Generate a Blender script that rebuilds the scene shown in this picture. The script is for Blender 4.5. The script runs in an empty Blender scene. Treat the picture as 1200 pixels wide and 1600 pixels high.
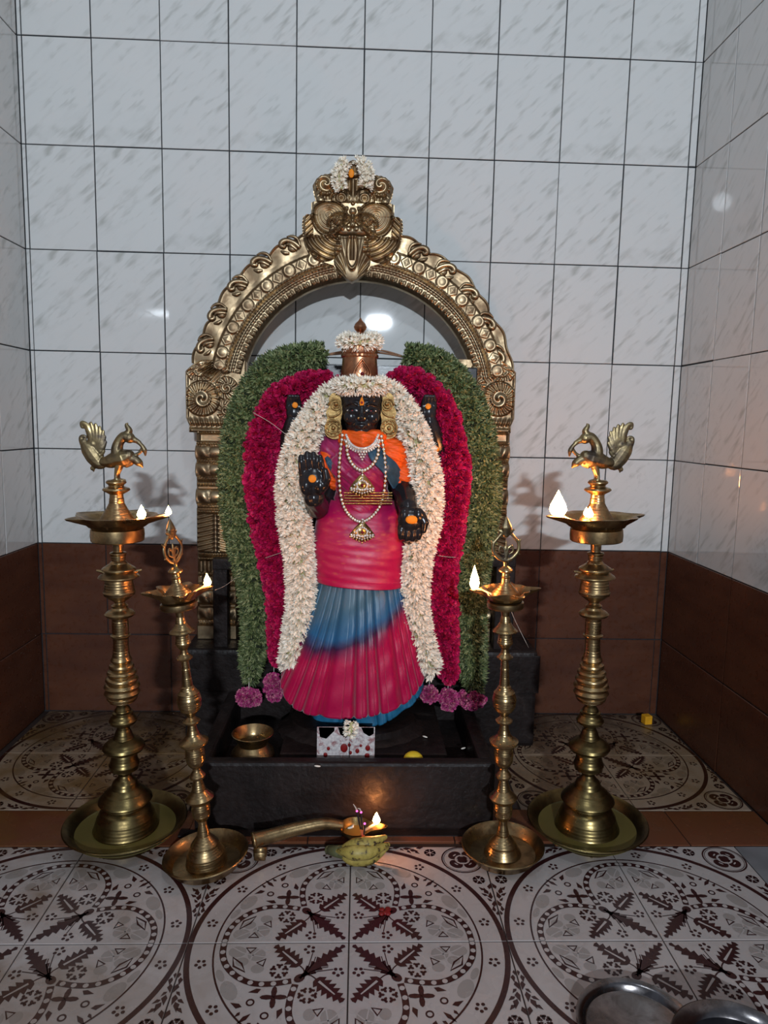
import bpy, bmesh, math, random
import numpy as np
from mathutils import Vector, Matrix
random.seed(7); rng = np.random.default_rng(7)
PI = math.pi
C = bpy.context.scene.collection

# ------------------------------------------------------------------ camera
CAM = Vector((1.0047, -2.23414, 0.9592)); YAW, PIT, ROL, FPX = .03672, .1262, .02097, 1094.456
FW = Vector((math.sin(YAW)*math.cos(PIT), math.cos(YAW)*math.cos(PIT), -math.sin(PIT)))
r0 = Vector((math.cos(YAW), -math.sin(YAW), 0)); u0 = r0.cross(FW)
RT = math.cos(ROL)*r0 + math.sin(ROL)*u0; UP = -math.sin(ROL)*r0 + math.cos(ROL)*u0
cd = bpy.data.cameras.new('camera'); cam = bpy.data.objects.new('camera', cd); C.objects.link(cam)
m = Matrix((RT, UP, -FW)).transposed().to_4x4(); m.translation = CAM; cam.matrix_world = m
cd.sensor_fit = 'VERTICAL'; cd.sensor_height = 24; cd.lens = 24*FPX/1600; cd.clip_start = .02
bpy.context.scene.camera = cam
def at(u, v, Y):                       # the point of the plane y=Y seen at (u,v) of the photograph
    d = FW*FPX + RT*(u-600) - UP*(v-800)
    return CAM + d*((Y-CAM.y)/d.y)
def on(u, v, Z):                       # same for the horizontal plane z=Z
    d = FW*FPX + RT*(u-600) - UP*(v-800)
    return CAM + d*((Z-CAM.z)/d.z)

# ------------------------------------------------------------------ world, lamp, exposure
sc = bpy.context.scene
sc.view_settings.view_transform = 'Standard'; sc.view_settings.look = 'None'
sc.view_settings.exposure = 0.0; sc.view_settings.gamma = 1; sc.view_settings.use_curve_mapping = False
w = bpy.data.worlds.new('world'); sc.world = w; w.use_nodes = True
w.node_tree.nodes['Background'].inputs[0].default_value = (.62, .72, .9, 1)
w.node_tree.nodes['Background'].inputs[1].default_value = .19
def lamp(name, loc, power, col, rad):
    l = bpy.data.lights.new(name, 'POINT'); l.energy = power; l.color = col; l.shadow_soft_size = rad
    o = bpy.data.objects.new(name, l); C.objects.link(o); o.location = loc; return o
lamp('ceiling_bulb', (1.08, -1.74, 2.2), 19, (.78, .90, 1.0), .045)
al = bpy.data.lights.new('hall_tube', 'AREA'); al.shape = 'RECTANGLE'; al.size = .20; al.size_y = .05; al.energy = 165; al.color = (.80, .90, 1.0)
ao = bpy.data.objects.new('hall_tube', al); C.objects.link(ao); ao.location = (1.24, -6.0, 2.13); ao.rotation_euler = (Vector((0, 6, -1.1)).to_track_quat('-Z', 'Y')).to_euler()

# ------------------------------------------------------------------ materials
def lin(r, g, b): return tuple(((c/255)/12.92 if c/255 <= .04045 else ((c/255+.055)/1.055)**2.4) for c in (r, g, b)) + (1,)
class Mat:
    def __init__(s, name):
        s.m = bpy.data.materials.new(name); s.m.use_nodes = True; s.t = s.m.node_tree; s.b = s.t.nodes['Principled BSDF']
    def n(s, typ, **k):
        q = s.t.nodes.new(typ)
        for a, v in k.items(): setattr(q, a, v)
        return q
    def l(s, a, b): s.t.links.new(a, b)
    def noise(s, scale, detail=3, rough=.5, co='Object', stretch=None, rot=None, warp=0):
        tc = s.n('ShaderNodeTexCoord'); src = tc.outputs[co]
        if stretch or rot:
            mp = s.n('ShaderNodeMapping'); s.l(src, mp.inputs[0]); src = mp.outputs[0]
            if rot: mp.inputs['Rotation'].default_value = rot
            if stretch: mp.inputs['Scale'].default_value = stretch
        q = s.n('ShaderNodeTexNoise'); s.l(src, q.inputs['Vector'])
        q.inputs['Scale'].default_value = scale; q.inputs['Detail'].default_value = detail; q.inputs['Roughness'].default_value = rough
        q.inputs['Distortion'].default_value = warp
        return q.outputs[0]
    def ramp(s, fac, stops, interp='LINEAR'):
        q = s.n('ShaderNodeValToRGB'); q.color_ramp.interpolation = interp; s.l(fac, q.inputs[0]); e = q.color_ramp.elements
        while len(e) < len(stops): e.new(.5)
        for x, (p, c) in zip(e, stops): x.position = p; x.color = c if len(c) == 4 else tuple(c)+(1,)
        return q.outputs[0]
    def mix(s, fac, a, b, mode='MIX'):
        q = s.n('ShaderNodeMix', data_type='RGBA', blend_type=mode)
        for sock, v in ((q.inputs[0], fac), (q.inputs[6], a), (q.inputs[7], b)):
            if isinstance(v, (int, float, tuple)): sock.default_value = v
            else: s.l(v, sock)
        return q.outputs[2]
    def math(s, op, a, b=0., clamp=False):
        q = s.n('ShaderNodeMath', operation=op, use_clamp=clamp)
        for sock, v in zip(q.inputs, (a, b)):
            if isinstance(v, (int, float)): sock.default_value = v
            else: s.l(v, sock)
        return q.outputs[0]
    def bump(s, h, strength=.3, dist=.002):
        q = s.n('ShaderNodeBump'); q.inputs['Strength'].default_value = strength; q.inputs['Distance'].default_value = dist
        s.l(h, q.inputs['Height']); s.l(q.outputs[0], s.b.inputs['Normal'])
    def set(s, color=None, rough=None, metal=None, **k):
        def put(name, v):
            i = s.b.inputs[name]
            if isinstance(v, (int, float, tuple)): i.default_value = v
            else: s.l(v, i)
        if color is not None: put('Base Color', color)
        if rough is not None: put('Roughness', rough)
        if metal is not None: put('Metallic', metal)
        for a, v in k.items(): put(a.replace('_', ' '), v)
        return s.m
def simple(name, col, rough=.5, metal=0., var=.15, scale=40, bump=0., **k):
    M = Mat(name); n = M.noise(scale, 4)
    c2 = tuple(c*(1-var) for c in col[:3])+(1,); c3 = tuple(min(1, c*(1+var)) for c in col[:3])+(1,)
    M.set(M.ramp(n, [(.3, c2), (.7, c3)]), rough, metal, **k)
    if bump: M.bump(n, bump)
    return M.m
def brass(name, col, dark, rough=.3, scale=18, bump=.12):
    M = Mat(name); n = M.noise(scale, 6, .6, warp=.6); n2 = M.noise(scale*7, 3)
    f = M.ramp(n, [(.38, (0, 0, 0)), (.66, (1, 1, 1))])
    M.set(M.mix(f, col, dark), M.ramp(M.math('ADD', M.math('MULTIPLY', n, .7), M.math('MULTIPLY', n2, .3)), [(.3, (rough*.7,)*3), (.7, (min(1, rough*1.6),)*3)]), 1.)
    M.bump(n2, bump, .001); return M.m
M_ARCH = brass('repousse_brass', lin(176, 154, 122), lin(126, 104, 80), .36)
M_BRASS = brass('cast_brass', lin(184, 156, 112), lin(118, 96, 68), .29, 26)
M_OLDBR = brass('oily_brass', lin(138, 120, 78), lin(82, 68, 44), .30, 14, .2)
M_BIRD = brass('dull_brass', lin(170, 150, 108), lin(84, 74, 66), .36, 20, .4)
M_COPPER = brass('copper_crown', lin(196, 140, 104), lin(150, 96, 70), .3, 30)
M_GOLD = brass('bright_gold', lin(232, 196, 130), lin(200, 160, 96), .22, 60, .1)
M_EAR = brass('earring_gold', lin(190, 158, 104), lin(120, 92, 56), .34, 90, .9)
M_SILVER = simple('silver_stones', lin(236, 232, 226), .14, .35, .1, 300)
M_STEEL = brass('steel', lin(150, 144, 144), lin(110, 104, 102), .2, 30, .05)
M_STONE = simple('oiled_black_stone', (.012, .011, .013, 1), .24, 0., .4, 30, .15)
M_OIL = simple('lamp_oil', lin(92, 82, 42), .08, 0., .15, 8)
M_WATER = simple('pot_water', lin(60, 48, 26), .05, 0., .1, 5)
M_WICK = simple('cotton_wick', lin(220, 196, 160), .9, 0., .1, 90)
M_ORANGE = simple('orange_paste', lin(240, 140, 20), .7, 0., .1, 100)
M_RED = simple('red_paste', lin(130, 10, 10), .5, 0., .2, 120)
M_GEM = simple('red_gem', (.15, .005, .01, 1), .1)
M_WHITE = simple('white_petal', lin(238, 232, 220), .6, 0., .05, 80)
M_THREAD = simple('cotton_thread', lin(210, 200, 190), .8)
M_ROPE = simple('twine', lin(140, 100, 74), .8, 0., .3, 200)
M_LEMON = simple('lemon_skin', lin(226, 196, 46), .45, 0., .08, 150, .2)
M_CUBE = simple('yellow_block', lin(226, 160, 20), .6)
M_INC = simple('incense_paste', lin(30, 18, 26), .9)
M_BAMBOO = simple('bamboo', lin(170, 80, 60), .7)
M_GROUT = simple('dark_grout', lin(34, 38, 42), .9, 0., .3, 60)
M_BGROUT = simple('brown_grout', lin(40, 22, 14), .9, 0., .3, 60)
def emat(name, col, st):
    M = Mat(name); M.t.nodes.remove(M.b); e = M.n('ShaderNodeEmission'); e.inputs[0].default_value = col; e.inputs[1].default_value = st
    M.l(e.outputs[0], M.t.nodes['Material Output'].inputs[0]); return M.m
M_FLAME = emat('oil_flame', (1, .36, .11, 1), 165)
M_EMBER = emat('incense_ember', (.9, .12, .5, 1), 2.5)
# white wall tile: slanting grey flecks, the pattern shifted from tile to tile; faint grime low down
def wall_tile_mat():
    M = Mat('veined_white_tile')
    tc = M.n('ShaderNodeTexCoord'); oi = M.n('ShaderNodeObjectInfo')
    sep = M.n('ShaderNodeSeparateXYZ'); M.l(tc.outputs['Object'], sep.inputs[0])
    cmb = M.n('ShaderNodeCombineXYZ'); M.l(sep.outputs[0], cmb.inputs[0]); M.l(sep.outputs[2], cmb.inputs[1])
    M.l(M.math('MULTIPLY', M.math('ROUND', M.math('MULTIPLY', oi.outputs['Random'], 3.)), 1.7), cmb.inputs[2])
    mp = M.n('ShaderNodeMapping', vector_type='TEXTURE'); M.l(cmb.outputs[0], mp.inputs[0])
    mp.inputs['Rotation'].default_value = (0, 0, math.radians(42)); mp.inputs['Scale'].default_value = (4.4, 1, 1)
    q = M.n('ShaderNodeTexNoise'); M.l(mp.outputs[0], q.inputs['Vector']); q.inputs['Scale'].default_value = 54; q.inputs['Detail'].default_value = 2
    q2 = M.n('ShaderNodeTexNoise'); M.l(cmb.outputs[0], q2.inputs['Vector']); q2.inputs['Scale'].default_value = 14
    a = M.ramp(q.outputs[0], [(.50, (0, 0, 0)), (.70, (1, 1, 1))]); b = M.ramp(q2.outputs[0], [(.42, (.15,)*3), (.62, (1, 1, 1))])
    f = M.math('MULTIPLY', a, b)
    base = M.mix(f, lin(208, 208, 206), lin(176, 176, 172))
    geo = M.n('ShaderNodeNewGeometry'); gs = M.n('ShaderNodeSeparateXYZ'); M.l(geo.outputs['Position'], gs.inputs[0])
    g = M.n('ShaderNodeTexNoise'); M.l(geo.outputs['Position'], g.inputs['Vector']); g.inputs['Scale'].default_value = 60; g.inputs['Detail'].default_value = 6; g.inputs['Roughness'].default_value = .7
    g2 = M.n('ShaderNodeTexNoise'); M.l(geo.outputs['Position'], g2.inputs['Vector']); g2.inputs['Scale'].default_value = 4
    gr = M.math('MULTIPLY', M.ramp(g.outputs[0], [(.53, (0,)*3), (.68, (1,)*3)]), M.ramp(g2.outputs[0], [(.5, (0,)*3), (.68, (1,)*3)]))
    low = M.ramp(gs.outputs[2], [(.3, (1,)*3), (.62, (.25,)*3)])  # splashes sit low on the wall
    mr = M.n('ShaderNodeMapRange'); M.l(gs.outputs[2], mr.inputs[0]); mr.inputs[1].default_value = .5; mr.inputs[2].default_value = 1.5; mr.inputs[3].default_value = .55; mr.inputs[4].default_value = 0
    M.set(M.mix(M.math('MULTIPLY', gr, mr.outputs[0]), base, lin(120, 112, 108)), .03, 0., Specular_IOR_Level=.5)
    M.bump(q2.outputs[0], .03, .001); return M.m
M_WT = wall_tile_mat()
def brown_tile_mat():
    M = Mat('brown_glazed_tile'); n = M.noise(5, 5, .6, 'Object', (1, 1, 3)); n2 = M.noise(60, 4)
    c = M.ramp(n, [(.3, lin(70, 38, 26)), (.7, lin(92, 54, 36))])
    M.set(c, M.ramp(n2, [(.3, (.22,)*3), (.7, (.42,)*3)]), 0., Specular_IOR_Level=.4); return M.m
M_BT = brown_tile_mat()
def floor_mat(name, col, dirty=.65):
    M = Mat(name); geo = M.n('ShaderNodeNewGeometry'); p = geo.outputs['Position']
    sp = M.n('ShaderNodeSeparateXYZ'); M.l(p, sp.inputs[0])
    def nz(sc, d=4, w=0):
        q = M.n('ShaderNodeTexNoise'); M.l(p, q.inputs['Vector']); q.inputs['Scale'].default_value = sc; q.inputs['Detail'].default_value = d; q.inputs['Distortion'].default_value = w; return q.outputs[0]
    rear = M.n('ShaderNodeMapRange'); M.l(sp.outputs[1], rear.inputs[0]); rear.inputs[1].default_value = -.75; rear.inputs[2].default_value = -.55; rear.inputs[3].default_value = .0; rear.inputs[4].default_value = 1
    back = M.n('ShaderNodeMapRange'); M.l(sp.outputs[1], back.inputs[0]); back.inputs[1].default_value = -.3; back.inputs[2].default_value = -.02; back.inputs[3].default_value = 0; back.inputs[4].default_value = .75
    left = M.n('ShaderNodeMapRange'); M.l(sp.outputs[0], left.inputs[0]); left.inputs[1].default_value = .95; left.inputs[2].default_value = .35; left.inputs[3].default_value = 0; left.inputs[4].default_value = 1
    st = M.ramp(nz(5, 5, 1.2), [(.42, (0,)*3), (.66, (1,)*3)])
    fine = M.ramp(nz(28, 5, .8), [(.5, (0,)*3), (.72, (1,)*3)])
    amount = M.math('ADD', M.math('MULTIPLY', st, M.math('ADD', M.math('MULTIPLY', rear.outputs[0], .55), M.math('MULTIPLY', left.outputs[0], .8))), M.math('MULTIPLY', fine, .16), True)
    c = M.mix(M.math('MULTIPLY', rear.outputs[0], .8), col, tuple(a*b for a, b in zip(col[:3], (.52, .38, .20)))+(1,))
    c = M.mix(M.math('MULTIPLY', amount, dirty), c, lin(104, 74, 30))
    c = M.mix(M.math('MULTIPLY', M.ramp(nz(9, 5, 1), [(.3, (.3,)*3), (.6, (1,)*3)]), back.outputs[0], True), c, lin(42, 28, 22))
    M.set(c, M.ramp(nz(16), [(.3, (.16,)*3), (.7, (.34,)*3)]), 0., Specular_IOR_Level=.4); return M.m
M_FW = floor_mat('printed_floor_white', lin(176, 166, 162), .8); M_FB = floor_mat('printed_floor_brown', lin(54, 26, 26), .3); M_FG = floor_mat('printed_floor_grey', lin(150, 141, 136))
M_TH = floor_mat('terracotta_floor', lin(110, 66, 46), .5); M_MARB = simple('grey_marble', lin(120, 118, 120), .3, 0., .2, 12)
def cloth(name, ramp, axis=2, lo=0., hi=1., rough=.42, zari=None, wob=.02, curve=0.):
    M = Mat(name); geo = M.n('ShaderNodeNewGeometry'); sp = M.n('ShaderNodeSeparateXYZ'); M.l(geo.outputs['Position'], sp.inputs[0])
    q = M.n('ShaderNodeTexNoise'); M.l(geo.outputs['Position'], q.inputs['Vector']); q.inputs['Scale'].default_value = 18
    v = M.math('ADD', sp.outputs[axis], M.math('MULTIPLY', M.math('SUBTRACT', q.outputs[0], .5), wob))
    if curve:
        dx = M.math('SUBTRACT', sp.outputs[0], .93); v = M.math('SUBTRACT', v, M.math('MULTIPLY', M.math('MULTIPLY', dx, dx), curve))
    mr = M.n('ShaderNodeMapRange'); M.l(v, mr.inputs[0]); mr.inputs[1].default_value = lo; mr.inputs[2].default_value = hi
    c = M.ramp(mr.outputs[0], ramp)
    if zari:
        z = M.n('ShaderNodeTexVoronoi'); mp = M.n('ShaderNodeMapping'); M.l(geo.outputs['Position'], mp.inputs[0]); mp.inputs['Scale'].default_value = (40, 40, 110); M.l(mp.outputs[0], z.inputs['Vector'])
        z.inputs['Scale'].default_value = 1.2
        big = M.n('ShaderNodeTexNoise'); M.l(geo.outputs['Position'], big.inputs['Vector']); big.inputs['Scale'].default_value = 14
        c = M.mix(M.math('MULTIPLY', M.math('MULTIPLY', M.ramp(z.outputs[0], [(.15, (1,)*3), (.4, (0,)*3)]), M.ramp(big.outputs[0], [(.45, (0,)*3), (.6, (1,)*3)])), .5), c, zari)
    f = M.n('ShaderNodeTexNoise'); M.l(geo.outputs['Position'], f.inputs['Vector']); f.inputs['Scale'].default_value = 30; f.inputs['Detail'].default_value = 5
    M.set(c, rough, 0., Sheen_Weight=.3, Sheen_Roughness=.4); M.bump(f.outputs[0], .35, .004); return M.m
MAG = lin(176, 14, 72); MAGD = lin(180, 0, 68); BLU = lin(60, 104, 132)
M_SARI = cloth('magenta_silk', [(0, lin(184, 0, 70)), (.5, lin(172, 4, 78)), (1, lin(152, 44, 96))], 2, .55, .95, zari=lin(196, 90, 70))
M_SKIRT = cloth('blue_to_magenta_silk', [(0, MAGD), (.40, MAGD), (.50, lin(58, 22, 66)), (.58, lin(34, 96, 140)), (.75, lin(60, 100, 122)), (1, lin(84, 116, 134))], 2, .2, .58, wob=.05, curve=2.8, zari=None)
M_BLUE = simple('blue_silk', lin(40, 112, 150), .45, 0., .2, 60)
M_BAND = simple('slate_blue_silk', lin(70, 110, 136), .4, 0., .3, 50)
M_ORG = simple('orange_cotton', lin(244, 92, 10), .6, 0., .15, 40, .3)
def petals(name, a, b, c=None, rough=.6, sss=.0):
    M = Mat(name); g = M.n('ShaderNodeNewGeometry')
    stops = [(0, a), (.5 if c else 1, b)] + ([(1, c)] if c else [])
    M.set(M.ramp(g.outputs['Random Per Island'], stops), rough, 0., Subsurface_Weight=sss, Subsurface_Scale=.01); return M.m
M_JAS = petals('jasmine_petals', lin(236, 222, 202), lin(254, 246, 232), lin(248, 236, 216))
M_JASC = petals('jasmine_stems', lin(150, 150, 96), lin(190, 184, 130))
M_MAR = petals('maroon_petals', lin(150, 4, 64), lin(206, 16, 92), lin(176, 6, 52))
M_PINK = petals('pink_tassel_petals', lin(150, 24, 96), lin(190, 60, 130), lin(206, 140, 150))
M_LEAF = petals('fresh_leaves', lin(44, 58, 30), lin(92, 108, 62), lin(148, 154, 108))
M_LEAFD = simple('leaf_core', lin(30, 40, 18), .9)
M_MARC = simple('maroon_core', lin(84, 0, 30), .9)
def banana_mat():
    M = Mat('spotted_banana_skin'); n = M.noise(70, 4, .6); M.set(M.ramp(n, [(.38, lin(60, 40, 24)), (.46, lin(160, 140, 66)), (.7, lin(190, 166, 88))]), .5); return M.m
M_BAN = banana_mat(); M_BANT = simple('banana_stalk', lin(84, 84, 52), .7)
def card_mat():
    M = Mat('smeared_foil_print'); n = M.noise(60, 5, .7, warp=1.); n2 = M.noise(140, 3)
    c = M.ramp(n2, [(.35, lin(190, 182, 182)), (.7, lin(232, 224, 220))]); c = M.mix(M.ramp(n, [(.50, (0,)*3), (.64, (.8,)*3)]), c, lin(140, 62, 66))
    M.set(c, .35); return M.m
M_CARD = card_mat()
def pedestal_mat():
    M = Mat('blackened_stone'); n = M.noise(9, 6, .65, warp=.5); n2 = M.noise(70, 4)
    c = M.ramp(n, [(.35, (.008, .0055, .005)), (.62, (.019, .013, .012)), (.78, (.06, .046, .04))])
    M.set(c, M.ramp(n2, [(.3, (.35,)*3), (.7, (.6,)*3)]), 0., Specular_IOR_Level=.22); M.bump(n2, .6, .003); return M.m
M_PED = pedestal_mat()

# ------------------------------------------------------------------ object helpers
def link(o): C.objects.link(o); return o
def mesh_obj(name, me, mat=None, parent=None, smooth=True):
    if mat is not None:
        for q in (mat if isinstance(mat, (list, tuple)) else [mat]): me.materials.append(q)
    if smooth and len(me.polygons): me.polygons.foreach_set('use_smooth', [True]*len(me.polygons))
    o = bpy.data.objects.new(name, me); link(o)
    if parent: o.parent = parent
    return o
def from_bm(name, bm, mat=None, parent=None, smooth=True, angle=None):
    bmesh.ops.recalc_face_normals(bm, faces=bm.faces)
    me = bpy.data.meshes.new(name); bm.to_mesh(me); bm.free()
    o = mesh_obj(name, me, mat, parent, smooth)
    if angle is not None: me.set_sharp_from_angle(angle=math.radians(angle))
    return o
def thing(name, label, cat, loc=(0, 0, 0), group=None, rz=0):
    o = bpy.data.objects.new(name, None); link(o); o.location = loc; o.rotation_euler = (0, 0, rz); o.empty_display_size = .02
    return tag(o, label, cat, group)
def tag(o, label, cat, group=None):
    o['label'] = label; o['category'] = cat
    if group: o['group'] = group
    return o
def local(o, parent):                   # mesh data is in world space: keep it there under its parent
    o.parent = parent; o.matrix_parent_inverse = Matrix.Translation(parent.location).inverted() if not any(parent.rotation_euler) else parent.matrix_basis.inverted()
    return o
def box(bm, lo, hi, bev=0., seg=1):
    r = bmesh.ops.create_cube(bm, size=1); vs = r['verts']
    for v in vs: v.co = Vector([lo[i]+(v.co[i]+.5)*(hi[i]-lo[i]) for i in range(3)])
    if bev:
        es = list({e for v in vs for e in v.link_edges}); bmesh.ops.bevel(bm, geom=es, offset=bev, segments=seg, affect='EDGES', profile=.6)
def lathe(bm, prof, n=48, c=(0, 0, 0), mod=None, mi=0):
    rings = []
    for k, (r, z) in enumerate(prof):
        if r < 1e-5: rings.append([bm.verts.new((c[0], c[1], c[2]+z))]); continue
        ring = []
        for i in range(n):
            a = 2*PI*i/n; rr = r*(mod(a, z, k) if mod else 1)
            ring.append(bm.verts.new((c[0]+rr*math.cos(a), c[1]+rr*math.sin(a), c[2]+z)))
        rings.append(ring)
    for a, b in zip(rings, rings[1:]):
        if len(a) == 1 and len(b) == 1: continue
        for i in range(n):
            j = (i+1) % n
            if len(a) == 1: f = bm.faces.new((a[0], b[i], b[j]))
            elif len(b) == 1: f = bm.faces.new((a[i], a[j], b[0]))
            else: f = bm.faces.new((a[i], a[j], b[j], b[i]))
            f.material_index = mi
def crom(pts, n):                        # Catmull-Rom through pts, n samples
    P = [np.array(p, float) for p in pts]; P = [2*P[0]-P[1]] + P + [2*P[-1]-P[-2]]; out = []; k = len(P)-3
    for i in range(n):
        t = i/(n-1)*k; s = min(int(t), k-1); t -= s; a, b, c, d = P[s:s+4]
        out.append(.5*((2*b)+(-a+c)*t+(2*a-5*b+4*c-d)*t*t+(-a+3*b-3*c+d)*t**3))
    return out
def tube(bm, pts, rad, n=8, flat=1., closed=False, up=Vector((0, -1, 0)), caps=True, mi=0):
    pts = [Vector(p) for p in pts]; L = len(pts); rings = []
    for i, p in enumerate(pts):
        a = pts[(i-1) % L] if (closed or i) else pts[0]; b = pts[(i+1) % L] if (closed or i < L-1) else pts[-1]
        t = (b-a).normalized(); r = rad[i] if hasattr(rad, '__len__') else rad
        s = t.cross(up)
        if s.length < .05: s = t.cross(Vector((1, 0, .3)))
        s.normalize(); q = s.cross(t).normalized()
        rings.append([bm.verts.new(p + s*(r*math.cos(2*PI*k/n)) + q*(r*flat*math.sin(2*PI*k/n))) for k in range(n)])
    for i in range(L if closed else L-1):
        a, b = rings[i], rings[(i+1) % L]
        for k in range(n):
            f = bm.faces.new((a[k], a[(k+1) % n], b[(k+1) % n], b[k])); f.material_index = mi
    if not closed and caps:
        for r in (rings[0], rings[-1]):
            f = bm.faces.new(r); f.material_index = mi
def ball(bm, c, r, u=12, v=8, rot=None, mi=0):
    r = r if hasattr(r, '__len__') else (r, r, r)
    q = bmesh.ops.create_uvsphere(bm, u_segments=u, v_segments=v, radius=1)
    M = Matrix.Translation(c) @ (rot if rot else Matrix()) @ Matrix.Diagonal((*r, 1)); bmesh.ops.transform(bm, matrix=M, verts=q['verts'])
    if mi:
        for f in {f for x in q['verts'] for f in x.link_faces}: f.material_index = mi
def roundtube(bm, pts, rad, n=12, up=Vector((0, -1, 0))):  # closed limb with round ends, for remeshing
    tube(bm, pts, rad, n, up=up); r = rad if hasattr(rad, '__len__') else [rad]*len(pts)
    for i in (0, -1): ball(bm, pts[i], r[i]*1.0, n, 8)
def remesh(name, bm, mat, parent, voxel, smooth=4, disp=None):
    me = bpy.data.meshes.new('t'); bmesh.ops.recalc_face_normals(bm, faces=bm.faces); bm.to_mesh(me); bm.free(); o = link(bpy.data.objects.new('t', me))
    md = o.modifiers.new('r', 'REMESH'); md.mode = 'VOXEL'; md.voxel_size = voxel
    if smooth: s = o.modifiers.new('s', 'SMOOTH'); s.iterations = smooth; s.factor = .5
    dg = bpy.context.evaluated_depsgraph_get(); me2 = bpy.data.meshes.new_from_object(o.evaluated_get(dg)); bpy.data.objects.remove(o)
    me2.name = name; me2.materials.clear()
    if disp:
        n = len(me2.vertices); co = np.empty(n*3); me2.vertices.foreach_get('co', co); co = co.reshape(-1, 3)
        no = np.array([v.normal[:] for v in me2.vertices]); co += no*disp(co)[:, None]; me2.vertices.foreach_set('co', co.ravel()); me2.update()
    return mesh_obj(name, me2, mat, parent)
def grid_mesh(name, X, Y, Z, mat, parent=None, depth=None, wrap=False):
    """rows x cols arrays -> surface; depth>0 closes it as a solid sheet with its back at y=depth"""
    nr, nc = X.shape; co = np.stack([X, Y, Z], -1).reshape(-1, 3); idx = np.arange(nr*nc).reshape(nr, nc)
    F = [np.stack([idx[:-1, :-1], idx[:-1, 1:], idx[1:, 1:], idx[1:, :-1]], -1).reshape(-1, 4)]
    if depth is not None:
        loop = np.concatenate([idx[0, :], idx[1:, -1], idx[-1, -2::-1], idx[-2:0:-1, 0]])
        b = co[loop].copy(); b[:, 1] = depth; k = len(co); co = np.vstack([co, b]); bi = np.arange(len(loop))+k; ln = np.roll(loop, -1); bn = np.roll(bi, -1)
        F.append(np.stack([loop, bi, bn, ln], -1))
        back = co[:nr*nc].copy(); back[:, 1] = depth      # plain back sheet, coarse
        rr = np.unique(np.linspace(0, nr-1, min(nr, 60)).astype(int)); B = back.reshape(nr, nc, 3)[rr][:, [0, nc//2, nc-1]].reshape(-1, 3); o = len(co); co = np.vstack([co, B])
        q = np.arange(len(B)).reshape(len(rr), 3)+o; F.append(np.stack([q[:-1, :-1], q[1:, :-1], q[1:, 1:], q[:-1, 1:]], -1).reshape(-1, 4))
    F = np.vstack(F); me = bpy.data.meshes.new(name); me.from_pydata(co.tolist(), [], F.tolist()); me.update()
    o = mesh_obj(name, me, mat, parent); me.set_sharp_from_angle(angle=math.radians(50)); return o

# ------------------------------------------------------------------ setting: floor, walls
Z0 = .5587; XL, XR = -.013, 2.023
def struct(name, bm, mat): o = from_bm(name, bm, mat, smooth=False); o['kind'] = 'structure'; return o
bm = bmesh.new(); box(bm, (-.6, -3.2, -.08), (2.9, .06, -.003)); floor = struct('floor', bm, M_BGROUT)
bm = bmesh.new(); box(bm, (XL-.08, .003, -.003), (XR+.08, .08, 2.66)); wallb = struct('wall_back', bm, M_GROUT)
bm = bmesh.new(); box(bm, (XL-.09, -1.6, -.003), (XL-.003, .003, 2.66)); walll = struct('wall_left', bm, M_GROUT)
bm = bmesh.new(); box(bm, (XR+.003, -1.6, -.003), (XR+.09, .003, 2.66)); wallr = struct('wall_right', bm, M_GROUT)
bm = bmesh.new(); box(bm, (XL-.09, -.76, 2.66), (XR+.09, .08, 2.74)); ceil = struct('ceiling', bm, simple('ceiling_paint', lin(190, 190, 186), .8))
_tc = {}
def tile_mesh(wd, ht, mat):
    k = (round(wd, 4), round(ht, 4), mat.name)
    if k not in _tc:
        bm = bmesh.new(); b = .0012; g = .0016; x, z = wd/2-g, ht/2-g
        o = [bm.verts.new((sx*x, .003, sz*z)) for sx, sz in ((-1, -1), (1, -1), (1, 1), (-1, 1))]
        mm = [bm.verts.new((sx*x, b, sz*z)) for sx, sz in ((-1, -1), (1, -1), (1, 1), (-1, 1))]
        i = [bm.verts.new((sx*(x-b), 0, sz*(z-b))) for sx, sz in ((-1, -1), (1, -1), (1, 1), (-1, 1))]
        for A, B in ((o, mm), (mm, i)):
            for q in range(4): bm.faces.new((A[q], A[(q+1) % 4], B[(q+1) % 4], B[q]))
        bm.faces.new(i); bmesh.ops.recalc_face_normals(bm, faces=bm.faces)
        me = bpy.data.meshes.new('tile'); bm.to_mesh(me); bm.free(); me.materials.append(mat); _tc[k] = me
    return _tc[k]
def put_tile(name, wall, cx, cz, wd, ht, mat, side=0, y=0.):
    o = link(bpy.data.objects.new(name, tile_mesh(wd, ht, mat))); j = lambda s: random.gauss(0, s)
    if side == 0: o.location = (cx+j(.0004), j(.0003), cz+j(.0004)); rz = 0
    elif side < 0: o.location = (XL, y, cz+j(.0004)); rz = PI/2
    else: o.location = (XR, y, cz+j(.0004)); rz = -PI/2
    o.rotation_euler = (j(.0012), j(.0008), rz+j(.0012)); o.parent = wall
wz = [Z0+.3*k for k in range(8)]
for k in range(7):
    zc = (wz[k]+min(wz[k+1], 2.66))/2; h = min(wz[k+1], 2.66)-wz[k]
    if h < .02: continue
    for i in range(10): put_tile('tile', wallb, .1+.2*i, zc, .2, h, M_WT)
    put_tile('edge_tile', wallb, 2.0115, zc, .023, h, M_WT); put_tile('edge_tile', wallb, -.0065, zc, .013, h, M_WT)
    for i in range(8):
        put_tile('tile', walll, 0, zc, .199, h, M_WT, -1, -(.0995+.199*i)); put_tile('tile', wallr, 0, zc, .199, h, M_WT, 1, -(.0995+.199*i))
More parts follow.
